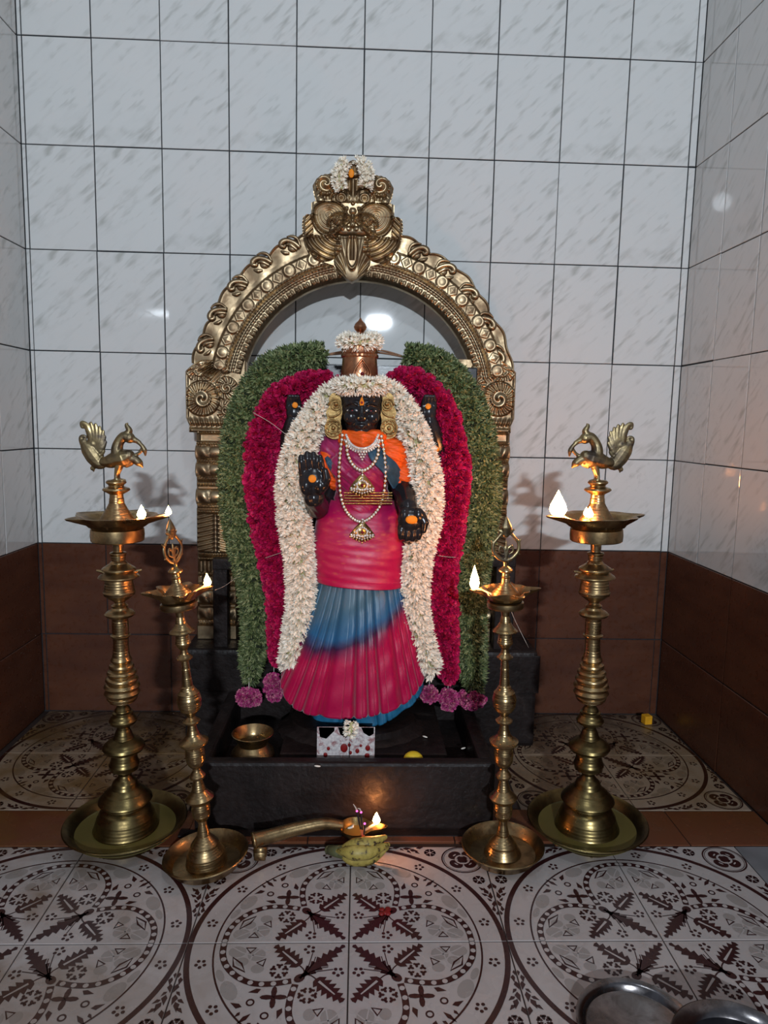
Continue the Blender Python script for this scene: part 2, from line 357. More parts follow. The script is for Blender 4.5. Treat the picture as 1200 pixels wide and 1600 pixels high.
# brown dado: two courses
for k, (za, zb) in enumerate(((0., Z0-.298), (Z0-.298, Z0))):
    zc, h = (za+zb)/2, zb-za
    cols = [(0, .4), (.4, .8), (.8, 1.2), (1.2, 1.6), (1.6, 2.)] if k == 0 else [(0, .2), (.2, .6), (.6, 1.), (1., 1.2), (1.2, 1.6), (1.6, 2.)]
    for a, b in cols: put_tile('brown_tile', wallb, (a+b)/2, zc, b-a, h, M_BT)
    put_tile('brown_edge_tile', wallb, 2.0115, zc, .023, h, M_BT); put_tile('brown_edge_tile', wallb, -.0065, zc, .013, h, M_BT)
    for i in range(4):
        put_tile('brown_tile', walll, 0, zc, .398, h, M_BT, -1, -(.199+.398*i)); put_tile('brown_tile', wallr, 0, zc, .398, h, M_BT, 1, -(.199+.398*i))

# printed floor tile: a quarter medallion, its centre at the local origin, unit = tile side
S = .2968
pr = bmesh.new()
LV = {1: .00025, 2: .0005, 3: .00075}
def poly(pts, mi, lv, mirror=True):
    for sw in ((False, True) if mirror else (False,)):
        vs = []
        for x, y in pts:
            if sw: x, y = y, x
            vs.append(pr.verts.new((min(max(x, .004), .996)*S, min(max(y, .004), .996)*S, LV[lv])))
        if sw: vs.reverse()
        try: pr.faces.new(vs).material_index = mi
        except ValueError: pass
def disc(cx, cy, r, mi=1, lv=2, ry=None, rot=0, n=12, mirror=True):
    ry = ry or r; c, s = math.cos(rot), math.sin(rot)
    poly([(cx+r*math.cos(a)*c-ry*math.sin(a)*s, cy+r*math.cos(a)*s+ry*math.sin(a)*c) for a in [2*PI*i/n for i in range(n)]], mi, lv, mirror)
def stroke(pts, wd, mi=1, lv=2, mirror=True, closed=False):
    P = [Vector((*p, 0)) for p in pts]; n = len(P)
    for i in range(n if closed else n-1):
        a, b = P[i], P[(i+1) % n]; w1 = wd[i] if hasattr(wd, '__len__') else wd; w2 = wd[(i+1) % n] if hasattr(wd, '__len__') else wd
        def nrm(j):
            p, q = P[(j-1) % n] if (closed or j) else P[0], P[(j+1) % n] if (closed or j < n-1) else P[-1]
            t = (q-p).normalized(); return Vector((-t.y, t.x, 0))
        na, nb = nrm(i)*w1/2, nrm((i+1) % n)*w2/2
        poly([(a+na).xy, (b+nb).xy, (b-nb).xy, (a-na).xy], mi, lv, mirror)
def ringp(cx, cy, r, wd, n=14, mi=1, lv=2, mirror=True): stroke([(cx+r*math.cos(2*PI*i/n), cy+r*math.sin(2*PI*i/n)) for i in range(n)], wd, mi, lv, mirror, True)
def arc(r, wd, a0=0, a1=PI/2, n=28, mi=1, lv=2): stroke([(r*math.cos(a0+(a1-a0)*i/n), r*math.sin(a0+(a1-a0)*i/n)) for i in range(n+1)], wd, mi, lv, False)
arc(.982, .034); arc(.828, .011)
lobe = crom([(.33, .305), (.44, .325), (.55, .32), (.65, .27), (.725, .19), (.765, .1), (.775, .0)], 40)
stroke([(p[0], p[1]) for p in lobe], .040)
for i in range(2, 39, 4): disc(lobe[i][0], lobe[i][1], .017, 0, 3, n=8)
def leafp(b, t, wd, teeth=5, vein=True, mirror=True):        # serrated leaf from b to t
    b, t = Vector(b), Vector(t); d = t-b; nn = Vector((-d.y, d.x)).normalized()
    def side(s):
        o = []
        for i in range(teeth):
            f = (i+.15)/teeth; e = (i+.95)/teeth; wv = wd*math.sin(PI*min(1, .25+.75*f))**.8*(1-.25*f)
            o += [b+d*f+nn*s*wv*.48, b+d*min(e, .97)+nn*s*wv]
        return o
    pts = [b]+side(1)+[t]+side(-1)[::-1]; poly([tuple(p) for p in pts], 1, 2, mirror)
    if vein: stroke([tuple(b+d*.12), tuple(b+d*.7)], [.016, .008], 0, 3)
leafp((.19, .29), (.025, .455), .068, 6); leafp((.25, .25), (.025, .025), .056, 7, False, False)
disc(.285, .285, .036, rot=PI/4, ry=.028, mirror=False)
stroke([(.27, .27), (.24, .24)], .03, mirror=False)
stroke([(p[0], p[1]) for p in crom([(.28, .29), (.26, .26), (.22, .265), (.19, .29)], 8)], .008)
stroke([(.27, .27), (.18, .235), (.09, .22)], .006); stroke([(.26, .26), (.21, .17), (.2, .12)], .006)
def five(x, y, r=.026):
    for i in range(5): disc(x+r*math.cos(PI/2+i*2*PI/5), y+r*math.sin(PI/2+i*2*PI/5), .0118, n=7)
five(.06, .24)
def sixk(x, y, r=.036):
    for i in range(6):
        a = PI/6+i*PI/3; disc(x+r*math.cos(a), y+r*math.sin(a), .018, ry=.010, rot=a, n=6)
        disc(x+r*1.35*math.cos(a+.25), y+r*1.35*math.sin(a+.25), .010, n=5); disc(x+r*1.35*math.cos(a-.25), y+r*1.35*math.sin(a-.25), .010, n=5)
sixk(.41, .23)
for k in range(4):
    a = k*PI/2; disc(.42+.038*math.cos(a), .42+.038*math.sin(a), .040, ry=.017, rot=a, n=8, mirror=False)
ringp(.545, .455, .020, .010)
def thorn(x, y, a, s=.05): c, q = math.cos(a), math.sin(a); poly([(x+c*s, y+q*s), (x-q*s*.45, y+c*s*.45), (x-c*s*.5, y-q*s*.5), (x+q*s*.25, y-c*s*.25)], 1, 2)
thorn(.52, .37, .3); thorn(.61, .475, -.4); thorn(.60, .53, .9, .03)
poly([(.53, .53), (.57, .55), (.6, .6), (.55, .57)], 1, 2, False)
disc(.68, .37, .075, 2, 1, ry=.045, rot=-1.05, n=14); disc(.75, .26, .05, 2, 1, ry=.022, rot=-1.1)
def tri(pts, wd=.013): stroke(pts, wd, closed=True)
tri([(.50, .135), (.55, .165), (.51, .19)]); tri([(.57, .045), (.63, .045), (.60, .085)]); tri([(.61, .235), (.64, .17), (.70, .12), (.685, .19)])
disc(.6, .0, .001); disc(.56, .1, .055, 2, 1, ry=.05); disc(.68, .075, .055, 2, 1, ry=.045); disc(.64, .155, .04, 2, 1, ry=.035); disc(.54, .21, .04, 2, 1, ry=.035)
stroke([(p[0], p[1]) for p in crom([(.5, .02), (.58, .1), (.6, .22)], 8)], .008, 0, 2); stroke([(p[0], p[1]) for p in crom([(.74, .02), (.63, .09), (.5, .12)], 8)], .008, 0, 2)
for a in (11, 34): five(.9*math.cos(math.radians(a)), .9*math.sin(math.radians(a)))
ringp(.835, .835, .152, .011, 30, mirror=False); disc(.835, .835, .036, n=12, mirror=False)
ringp(.835, .835, .138, .004, 30, mirror=False)
for k in range(4):
    a = PI/4+k*PI/2; disc(.835+.074*math.cos(a), .835+.074*math.sin(a), .043, ry=.054, rot=a, n=14, mirror=False)
    disc(.835+.074*math.cos(a), .835+.074*math.sin(a), .018, 0, 3, ry=.006, rot=a+PI/2, n=8, mirror=False)
ringp(.835, .835, .05, .014, 16, 0, 3, False)
sixk(.92, .6, .027)
thorn(.955, .47, 1.9, .05); thorn(.975, .42, 1.5, .05); thorn(.94, .44, 2.6, .035); thorn(.985, .34, 1.4, .045); thorn(.965, .385, 2.3, .03); thorn(.975, .29, 1.6, .04); thorn(.985, .52, 1.2, .045); thorn(.93, .5, 2.4, .035); thorn(.99, .25, 1.5, .03)
bmesh.ops.triangulate(pr, faces=[f for f in pr.faces if len(f.verts) > 4])
for f in pr.faces:
    f.normal_update()
    if f.normal.z < 0: f.normal_flip()
g = .0012                                # the ceramic body under the print
vs = [pr.verts.new(p) for p in ((g, g, -.0008), (S-g, g, -.0008), (S-g, S-g, -.0008), (g, S-g, -.0008))]
vt = [pr.verts.new(p) for p in ((g+.001, g+.001, 0), (S-g-.001, g+.001, 0), (S-g-.001, S-g-.001, 0), (g+.001, S-g-.001, 0))]
vb = [pr.verts.new(p) for p in ((g, g, -.003), (S-g, g, -.003), (S-g, S-g, -.003), (g, S-g, -.003))]
pr.faces.new(vt)
for A, B in ((vs, vt), (vb, vs)):
    for i in range(4): pr.faces.new((A[i], A[(i+1) % 4], B[(i+1) % 4], B[i]))
fme = bpy.data.meshes.new('floor_tile'); pr.to_mesh(fme); pr.free()
for q in (M_FW, M_FB, M_FG): fme.materials.append(q)
def medallion(cx, cy, quads=(0, 1, 2, 3)):
    for k in quads:
        o = link(bpy.data.objects.new('floor_tile', fme)); o.location = (cx, cy, random.uniform(-.0004, .0002)); o.rotation_euler = (0, 0, k*PI/2+random.gauss(0, .0012)); o.parent = floor
FY = -.7449
for i in (-1, 0, 1):
    medallion(1.0+2*S*i, FY-S); medallion(1.0+2*S*i, FY-3*S)
medallion(.30, -.2968); medallion(1.722, -.2968)
medallion(1.0+4*S, FY-3*S, (1, 2))
def flat_tile(name, x0, x1, y0, y1, mat, z=0.):
    bm = bmesh.new(); box(bm, (x0+.0012, y0+.0012, -.003), (x1-.0012, y1-.0012, z), .001); o = from_bm(name, bm, mat, floor, False); return o
xs = [XL, .13, .43, .62, .9, 1.02, 1.24, 1.47, 1.60, 1.79, XR]
for i, (a, b) in enumerate(zip(xs, xs[1:])):
    if .6 < (a+b)/2 < 1.4:
        flat_tile('threshold_tile', a, b, FY+.012, -.5955, M_TH, .004)
    else: flat_tile('threshold_tile', a, b, FY+.002, -.5955, M_TH)
flat_tile('marble_slab', 1.0+3*S, XR, FY-1.0, FY, M_MARB); flat_tile('marble_slab', XL, 1.0-3*S, FY-1.0, FY, M_MARB)

# ------------------------------------------------------------------ stone pedestal with its trough
ped = thing('stone_pedestal', 'blackened stone pedestal with a square trough in front, under the statue', 'pedestal', (1.0, -.45, 0))
def pbox(name, lo, hi, bev=.006, mat=M_PED):
    bm = bmesh.new(); box(bm, lo, hi, bev, 2); return local(from_bm(name, bm, mat, None, False), ped)
pbox('back_block', (.502, -.245, 0), (1.545, -.03, .295), .012)
pbox('back_block_course', (.497, -.25, .17), (1.55, -.245, .285), .002)
pbox('trough_front', (.632, -.688, .003), (1.337, -.655, .172), .008)
pbox('trough_side', (.632, -.66, .003), (.668, -.247, .170), .008); pbox('trough_side', (1.300, -.66, .003), (1.337, -.247, .170), .008)
pbox('trough_floor', (.665, -.657, .003), (1.303, -.247, .085), .002)
pbox('inner_step', (.82, -.60, .083), (1.235, -.25, .150), .008)
bm = bmesh.new()
lathe(bm, [(0, 0), (.19, 0), (.2, .012), (.185, .024), (.17, .03), (.165, .045), (0, .045)], 60, (1.0, -.43, .131), lambda a, z, k: 1+.03*abs(math.sin(a*10)) if k in (1, 2, 3) else 1)
for v in bm.verts: v.co.y = -.43+(v.co.y+.43)*.75
local(from_bm('lotus_plinth', bm, M_PED, None, True, 40), ped)
pbox('floor_ledge', (.60, -.712, -.001), (1.36, -.686, .006), .002)
# stone slab behind the statue with its side posts
slab = thing('back_slab', 'black stone slab standing upright behind the statue', 'slab', (1.02, -.2, .295))
sl, sr = at(390, 573, -.24), at(746, 568, -.24)
bm = bmesh.new(); box(bm, (sl.x, -.25, .292), (sr.x, -.215, (sl.z+sr.z)/2), .004, 2); local(from_bm('slab_face', bm, M_STONE, None, False), slab)
for s, (ua, ub, vt_) in ((-1, (335, 358, 872)), (1, (771, 797, 868))):
    a, b = at(ua, vt_, -.2), at(ub, 1030, -.2); a0 = at(ua, 1030, -.2); x0, x1 = (a.x+a0.x)/2, b.x
    bm = bmesh.new(); box(bm, (x0, -.222, .292), (x1, -.185, a.z), .004, 2); local(from_bm('side_post', bm, M_PED, None, False), slab)
    bm = bmesh.new(); box(bm, (min(x0, 1.28) if s > 0 else x0, -.224, a.z-.03), (x1 if s > 0 else max(x1, .72), -.186, a.z+.002), .003, 2); local(from_bm('cross_bracket', bm, M_PED, None, False), slab)

# ------------------------------------------------------------------ repousse brass arch
AY = -.13
arch = thing('brass_arch', 'tall embossed brass arch with a monster mask crest behind the statue', 'arch', (1.0, -.11, .295))
def rg(d, w): return np.exp(-(d/w)**2)
def dome(x, z, cx, cz, rx, rz): return np.sqrt(np.clip(1-((x-cx)/rx)**2-((z-cz)/rz)**2, 0, 1))
def shell(x, z, cx, cz, R, hand=1, flutes=14):
    dx, dz = (x-cx)*hand, z-cz; r = np.hypot(dx, dz)/R; th = np.arctan2(dz, dx)
    sp = .5+.5*np.cos(th-r*11); fl = .62-.25*r+.16*np.cos(th*flutes+r*6)+.22*np.exp(-((r-.95)/.06)**2)
    k = np.clip((r-.42)/.12, 0, 1); body = (1-k)*(.35+.55*sp)+k*fl
    return body*np.clip((1.03-r)*7, 0, 1)
CX, CZ, RI, RM = 1.0, 1.022, .345, .437
th0 = -.30                                # below the springing line, hidden by the side panels
TH = np.linspace(PI-.20, .20, 1100)[:, None]
def rout(t): return .487-.030*np.clip(np.cos(t), 0, 1)+.012*np.abs(np.sin((t-.1)*6.1))**.5+.004*np.sin(t*31)
rr = np.linspace(0, 1, 110)[None, :]
R_ = RI+(rout(TH)-RI)*rr; T_ = np.broadcast_to(TH, R_.shape)
s = (R_-RI)                                # metres from the inner edge
arcl = T_*(.40)
h = .004+0*R_
h = h+.012*np.clip(s/.01, 0, 1)*np.clip((.094-s)/.006, 0, 1)          # raised moulding
h += .006*np.clip((s-.03)/.01, 0, 1)*np.clip((.092-s)/.006, 0, 1)
h += .003*(s > .006)*(s < .026)*np.cos(T_*88)**2*rg(s-.016, .007)+.002*rg(s-.016, .004)*(np.cos(T_*88+R_*220) > .2)
for sb, nb in ((.030, 240), (.042, 250), (.052, 260), (.092, 190)):   # bead rows
    h += .0035*rg(s-sb, .0024)*(.35+.65*np.abs(np.cos(T_*nb/2)))
h += .002*rg(s-.036, .002)-.002*rg(s-.047, .002)
ph = (T_*5.4) % 1.0
ms = (s-.072)/.0165; mt = (ph-.25)/.205                                    # medallion row: bosses and lozenges
h += .006*np.sqrt(np.clip(1-ms**2-mt**2, 0, 1))+.003*rg(np.sqrt(ms**2+mt**2)-1.0, .18)
lz = np.abs(ms)*.9+np.abs(ph-.75)/.19
h += .004*np.clip(1-lz, 0, 1)**.5*(lz < 1)+.002*rg(lz-1.05, .15)
h += .0015*np.sin(T_*40)*np.clip((s-.097)/.01, 0, 1)
h += .004*rg(s-(rout(T_)-RI)+.003, .003)
X = CX+R_*np.cos(T_); Z = CZ+R_*np.sin(T_)
local(grid_mesh('arch_band', X, AY-h, Z, M_ARCH, None, AY+.022), arch)
# curled flame leaves round the outside
def leaf_curl(u, v, sgn):
    p = at(u, v, AY-.01); bm = bmesh.new(); d = Vector((p.x-CX, 0, p.z-CZ)); ang = math.atan2(d.z, d.x)
    n = d.normalized(); t = Vector((n.z, 0, -n.x))*(-sgn)          # t leads up along the arch
    P = lambda a, b, y=0: p+n*a+t*b+Vector((0, y, 0))
    tube(bm, crom([P(-.022, -.034), P(-.004, -.026), P(.012, -.010), P(.014, .006), P(.006, .013), P(.0, .006), P(.004, .0)], 22), list(np.linspace(.006, .0085, 12))+list(np.linspace(.0085, .004, 10)), 8, .9)
    tube(bm, crom([P(-.024, -.024), P(-.012, -.018), P(.0, -.010), P(.002, -.002)], 12), list(np.linspace(.004, .0065, 6))+list(np.linspace(.0065, .003, 6)), 8, .9)
    tube(bm, crom([P(-.02, -.036), P(.003, -.038), P(.017, -.026), P(.021, -.012)], 12), list(np.linspace(.003, .005, 6))+list(np.linspace(.005, .002, 6)), 8, .9)
    tube(bm, crom([P(-.022, .0), P(-.016, .012), P(-.006, .020)], 10), list(np.linspace(.003, .0055, 5))+list(np.linspace(.0055, .002, 5)), 8, .8)
    ball(bm, P(-.012, -.014, .004), (.014, .006, .012), 12, 8)
    local(from_bm('curled_leaf', bm, M_ARCH), arch)
for u, v in ((447, 384), (403, 412), (367, 449), (336, 494), (318, 543)): leaf_curl(u, v, 1)
for u, v in ((660, 395), (702, 423), (737, 461), (764, 508), (779, 560)): leaf_curl(u, v, -1)
# side panels with the scrolled beast, and pillars
def pillar(side):
    if side < 0: ul, ur = (lambda v: 303+(v-672)*.02), (lambda v: 372)
    else: ul, ur = (lambda v: 742), (lambda v: 797-(v-672)*.035)
    V = np.linspace(668, 1036, 420); a = [at(ul(v), v, AY) for v in V]; b = [at(ur(v), v, AY) for v in V]
    xl = float(np.mean([p.x for p in a])); xr = float(np.mean([p.x for p in b])); zz = np.array([p.z for p in a]); zz = np.minimum(zz, 5)
    zz = np.linspace(zz[0], .297, 420); Vv = V[:, None]
    e = 0.; U = np.linspace(-1, 1, 90)[None, :]
    def mod(v0, v1): return np.clip((Vv-v0)/(v1-v0), 0, 1)*((Vv >= v0) & (Vv <= v1))
    def inn(v0, v1): return ((Vv >= v0) & (Vv <= v1))*1.
    def puff(v0, v1): t = (Vv-(v0+v1)/2)/((v1-v0)/2); return np.sqrt(np.clip(1-t*t, 0, 1))
    h = .006+0*U*Vv; wd = .93+0*Vv
    for v0, v1 in ((697, 722), (727, 752), (772, 800), (950, 977), (980, 1006)):
        pf = puff(v0, v1); fan = np.cos((U*9+np.sign(U)*(Vv-v0)/(v1-v0)*3.0))
        h = h+pf*(.014+.0035*fan*(np.abs(U) > .22)+.004*dome(U, Vv, 0, (v0+v1)/2, .3, (v1-v0)*.45)); wd = wd+.07*pf
    h = h+inn(674, 695)*(.004+.004*rg(np.abs(U)-.8, .05)+.004*rg(Vv-677, 1.4)+.004*rg(Vv-692, 1.4))
    for v0, v1 in ((673, 676), (693, 697), (722, 727), (752, 757), (760, 768), (800, 805), (809, 814), (883, 889), (892, 896), (918, 924), (936, 942), (1006, 1012)):
        h = h+puff(v0-1, v1+1)*(.009+.002*np.cos(U*46))
    fe = inn(815, 881); q = (Vv-815)/66
    h = h+fe*(.012+.0028*np.cos((q*52-np.abs(U)*7))*np.clip(np.abs(U)*5, 0, 1)+.006*rg(U, .1)-.006*np.abs(U)**3)
    fe = inn(898, 917); h = h+fe*(.006+.003*np.cos(U*16)); fe = inn(925, 936); h = h+fe*(.006+.003*np.cos(U*10)**2)
    fe = inn(1012, 1036); h = h+fe*.014; wd = wd+fe*.08+inn(806, 880)*.02
    X = (xl+xr)/2+(xr-xl)/2*U*wd; Z = np.broadcast_to(zz[:, None], X.shape)
    h = h*np.clip((1-np.abs(U))*14, .15, 1)
    local(grid_mesh('pillar', X, AY-h, Z, M_ARCH, None, AY+.02), arch)
    # beast panel
    if side < 0: u0_, u1_ = 291, 386
    else: u0_, u1_ = 712, 804
    a, b = at(u0_, 625, AY), at(u1_, 625, AY); zt, zb = at(u0_, 562, AY).z, at(u0_, 675, AY).z
    q = np.linspace(0, 1, 230)[:, None]; U = np.linspace(-1, 1, 200)[None, :]
    lo = (U if side < 0 else -U)                   # -1 outer edge, +1 inner edge
    topcut = np.clip(q/.16, 0, 1)**.5
    X0 = a.x+(b.x-a.x)*(U+1)/2; cxm = (a.x+b.x)/2
    sh = 1-.34*(1-topcut)-.05*np.clip((q-.8)/.1, 0, 1)
    inner_x = b.x if side < 0 else a.x
    X = inner_x+(X0-inner_x)*sh; Z = zt+(zb-zt)*q+0*U
    W, H = b.x-a.x, zt-zb; hx = (lo+1)/2*W; hz = (1-q)*H+0*U
    h = .008+.013*shell(hx, hz, .050, H*.47, .052, 1, 18)+.009*shell(hx, hz, .045, H*.86, .040, -1, 12)*(hz > H*.72)
    h = h+.010*shell(hx, hz, .120, H*.62, .034, -1, 10)*(hx > .088)+.010*dome(hx, hz, .118, H*.87, .016, .013)+.006*np.cos((hx*1.1-hz)*520)*rg(np.hypot(hx-.075, hz-H*.9), .028)
    h = h+.008*shell(hx, hz, .118, H*.32, .030, 1, 9)*(hx > .092)+.008*rg(q-.86, .05)*(1+.4*np.cos(hx*420))+.012*rg(q-.97, .035)
    h = h+.004*rg(hx-.006, .004)
    h = h*np.clip((1-np.abs(lo))*18, .2, 1)
    local(grid_mesh('beast_panel', X, AY-.004-h, Z+0*X, M_ARCH, None, AY+.018), arch)
pillar(-1); pillar(1)
# crest: monster mask, foliage, drooping palmette and bud
ZT = at(549, 251, AY-.03).z; ZB = at(551, 441, AY-.03).z; KX = (at(630, 350, AY-.03).x-at(472, 350, AY-.03).x)/1100; CXX = at(551, 350, AY-.03).x
qy = np.array([145, 160, 200, 240, 262, 286, 292, 305, 340, 420, 500, 585, 600, 604, 720, 745, 760, 850, 950, 1050, 1150, 1240, 1275, 1300, 1340, 1400, 1450, 1482])
qw = np.array([0, 40, 80, 112, 100, 100, 250, 330, 395, 440, 430, 405, 415, 452, 452, 470, 540, 552, 545, 525, 480, 430, 300, 215, 190, 130, 60, 0])
YY = np.unique(np.concatenate([np.linspace(145, 1482, 330), qy]))[:, None]; Wd = np.interp(YY, qy, qw); U = np.linspace(-1, 1, 300)[None, :]
x = U*Wd; y = YY+0*U; ax = np.abs(x)
h = .012+0*x
h += .012*dome(ax, y, 0, 235, 105, 105)+.004*rg(np.hypot(ax/62, (y-262)/60)-1, .14)+.002*np.cos(np.arctan2(ax, y-150)*26)*(y > 190)*(y < 285)*(ax < 95)
lob = (y > 285)*(y < 612)*1.
e1 = np.hypot((ax-300)/140, (y-410)/130)
h += lob*(.010*np.sqrt(np.clip(1-e1**2, 0, 1))+.004*np.cos(np.arctan2(y-410, ax-290)*1.0-e1*9.0)*(e1 < 1)+.0025*np.cos(np.arctan2(y-410, ax-290)*13)*(e1 > .6)*(e1 < 1.3))
e2 = np.hypot(ax-125, y-560); h += lob*(.010*np.sqrt(np.clip(1-(e2/85)**2, 0, 1))+.003*np.cos(e2/7.5)*(e2 < 120)); e3 = np.hypot(ax-350, y-585); h += lob*.008*np.sqrt(np.clip(1-(e3/45)**2, 0, 1))
h += lob*(.010*rg(ax, 26)*(y > 350)+.006*rg(ax-48-(600-y)*.08, 12))
face = (y > 600)*(y < 1010)*1.
le = np.hypot((ax-255)/185, (y-735)/ (np.where(y > 735, 240, 140))); tip = le
h += face*(.004+.006*rg(tip-1., .05)+.005*rg(tip-.86, .035)+.0012*np.cos(tip*38)*(tip < .8)+.002*np.sqrt(np.clip(1-(tip/.8)**2, 0, 1))+.0018*np.cos(np.arctan2(y-735, ax-255)*60)*(tip > .87)*(tip < .98))
brow = np.hypot((ax-130)/135, (y-850)/125); h += face*(y < 880)*(.009*rg(brow-1, .08)+.006*rg(brow-.84, .05))
eye = np.hypot((ax-125)/95, (y-812)/62); h += face*(.012*np.sqrt(np.clip(1-eye**2, 0, 1))+.0022*np.cos((ax*.8+y*.7)/6)*(eye < .85)*(y < 815)+.0022*np.cos((ax-y)/7)*(eye < .9)*(y >= 815))
h += .010*dome(ax, y, 0, 700, 42, 42)+.007*dome(ax, y, 70, 672, 26, 26)+.007*dome(ax, y, 0, 618, 20, 20)+face*.008*rg(ax, 14)*(y > 740)*(y < 880)
h += .013*dome(ax, y, 80, 915, 130, 60)+.010*dome(ax, y, 205, 945, 55, 70)+.004*dome(ax, y, 40, 900, 28, 30)+.004*dome(ax, y, 110, 895, 28, 34)
sf = (ax > 425)*(y > 745)*(y < 1010)*1.; h += sf*(.005+.0045*np.cos((y*.9-ax*.9)/9.5))
lw = (y > 975)*1.; fo = np.arctan2(y-960, ax-60)
sw = np.hypot((ax-330)/215, (y-1085)/175); h += lw*(ax > 110)*(.011*np.sqrt(np.clip(1-sw**2, 0, 1))+.0045*np.cos(np.hypot(ax-130, (y-930)*1.25)/10.5)*(sw < 1.02)*np.clip((ax-110)/60, 0, 1))
h += lw*.006*rg(np.hypot((ax-440)/80, (y-1200)/60)-.8, .25)
pal = np.hypot(ax/200, (y-1190)/300)
h += (y > 985)*(pal < 1)*(.004+.012*np.sqrt(np.clip(1-pal**2, 0, 1))+.0035*np.cos(np.arctan2(ax, 1500-y)*26)*np.clip((ax-60)/40, 0, 1))
h += (y > 985)*(.006*rg(np.hypot(ax/62, (y-1150)/190)-1, .11)+.008*rg(ax, 16)*(y < 1250))
h = h*np.clip((1-np.abs(U))*16, .35, 1)
X = CXX+x*KX; Z = ZT+(ZB-ZT)*(y-145)/(1482-145)
local(grid_mesh('crest', X, AY-.018-h, Z, M_ARCH, None, AY-.004), arch)
p = at(549, 271, AY-.055); bm = bmesh.new(); ball(bm, p, (.008, .004, .012), 12, 8); local(from_bm('paste_mark', bm, M_ORANGE), arch)['label'] = 'orange paste mark'

# ------------------------------------------------------------------ brass oil lamps
def zed(u, v, Y): return at(u, v, Y).z
def flame(parent, p, hgt, wid, lean=0.):
    bm = bmesh.new(); lathe(bm, [(0, -.06*hgt), (wid*.35, 0), (wid*.5, .2*hgt), (wid*.42, .42*hgt), (wid*.2, .72*hgt), (0, hgt)], 16)
    for v in bm.verts: v.co.x += lean*(v.co.z/hgt)**2
    bmesh.ops.translate(bm, verts=bm.verts, vec=p); o = from_bm('flame', bm, M_FLAME, parent); o['label'] = 'burning flame'
def wick(parent, p, q):
    bm = bmesh.new(); tube(bm, crom([p, (Vector(p)+Vector(q))/2+Vector((0, .003, .001)), q], 8), .0026, 8); return from_bm('wick', bm, M_WICK, parent)
TALL = [(8,845),(8,862),(12.5,863.5),(11,868),(11,876),(14,880),(24,888),(24.5,890),(21,892),(28,899),(29,901),(26,903.5),(21.5,905),(21.5,912),(22.5,921),(23.5,925),(22,929),(14,936),(9.5,939.5),(9,942),(12.5,946),(12,949),(13.5,951),(20,956),(21.5,958.5),(20,962),(13.5,965.5),(12.5,970),(12.5,980),(12.5,990),(14.5,992),(14.5,994),(12,996),(11.5,1004),(12,1016),(13.5,1025)]
for k, (r, v) in enumerate(((14.5, 1031), (17.3, 1041), (20.5, 1051), (23.2, 1061), (25.2, 1071), (25, 1081), (22, 1089))): TALL += [(r, v-3.6), (r+1.6, v), (r-.6, v+4.2)]
TALL += [(16,1095),(9.5,1099),(9,1102),(12,1107),(12.5,1110),(15.5,1112),(16,1116),(19,1121),(20.5,1125),(18.5,1129),(11,1133),(10.5,1138),(14,1147),(16.5,1152),(24,1157),(30.5,1163),(31.5,1166),(29,1171),(20,1176),(20.5,1184),(23,1193),(21,1200),(13,1206),(10,1210),(13,1215),(18,1220),(22,1228),(30,1235),(36,1241),(40,1246),(40.5,1248),(37,1252),(33,1254),(33.5,1258),(38,1262),(44,1272),(47,1280),(50.5,1290),(50,1296),(47,1300)]
SMALL = [(9,950),(7,956),(6.5,962),(9,972),(14,980),(18,985),(17.5,987),(11,989),(11,998),(11.8,1004),(9,1009),(6,1014),(7,1020),(11.5,1026),(11,1028),(6.3,1031),(6.2,1043),(7,1045),(6.3,1047),(7,1058),(8.5,1070),(10,1072),(12.5,1077),(16,1081),(18.5,1090),(18.7,1094),(17.5,1102),(14,1109),(9,1114),(6.5,1118),(8.5,1121),(12.4,1125),(11.5,1128),(7,1131),(8,1139),(11,1147),(15,1152),(21.6,1157),(20.5,1162),(15,1166),(15,1170),(15.6,1176),(14.4,1188),(11,1195),(7.2,1199),(7.5,1203),(12,1211),(11.5,1214),(7.5,1217),(9,1225),(12,1234),(17,1240),(21.3,1245),(19,1250),(14.4,1254),(15,1262),(13.5,1273),(10,1279),(7.2,1282),(7.2,1288),(9,1296),(11,1304),(17,1311),(22,1317),(23,1320),(29.5,1331),(31,1336),(33,1345),(33,1348)]
CT = [(12,750),(14.5,752),(14.5,755),(12,758),(12.5,760),(18.5,763),(18.8,765.5),(16,768.5),(11,772),(10.5,776),(11.5,785),(12,787),(16,795),(20,802),(25,810),(27,816)]
CS = [(4.5,878),(4.5,884),(7,886),(10,890),(10,892.5),(6,894.5),(6.3,899),(7,901),(6.4,903),(7.5,909),(8.5,911),(14,918),(20,925),(22,931)]
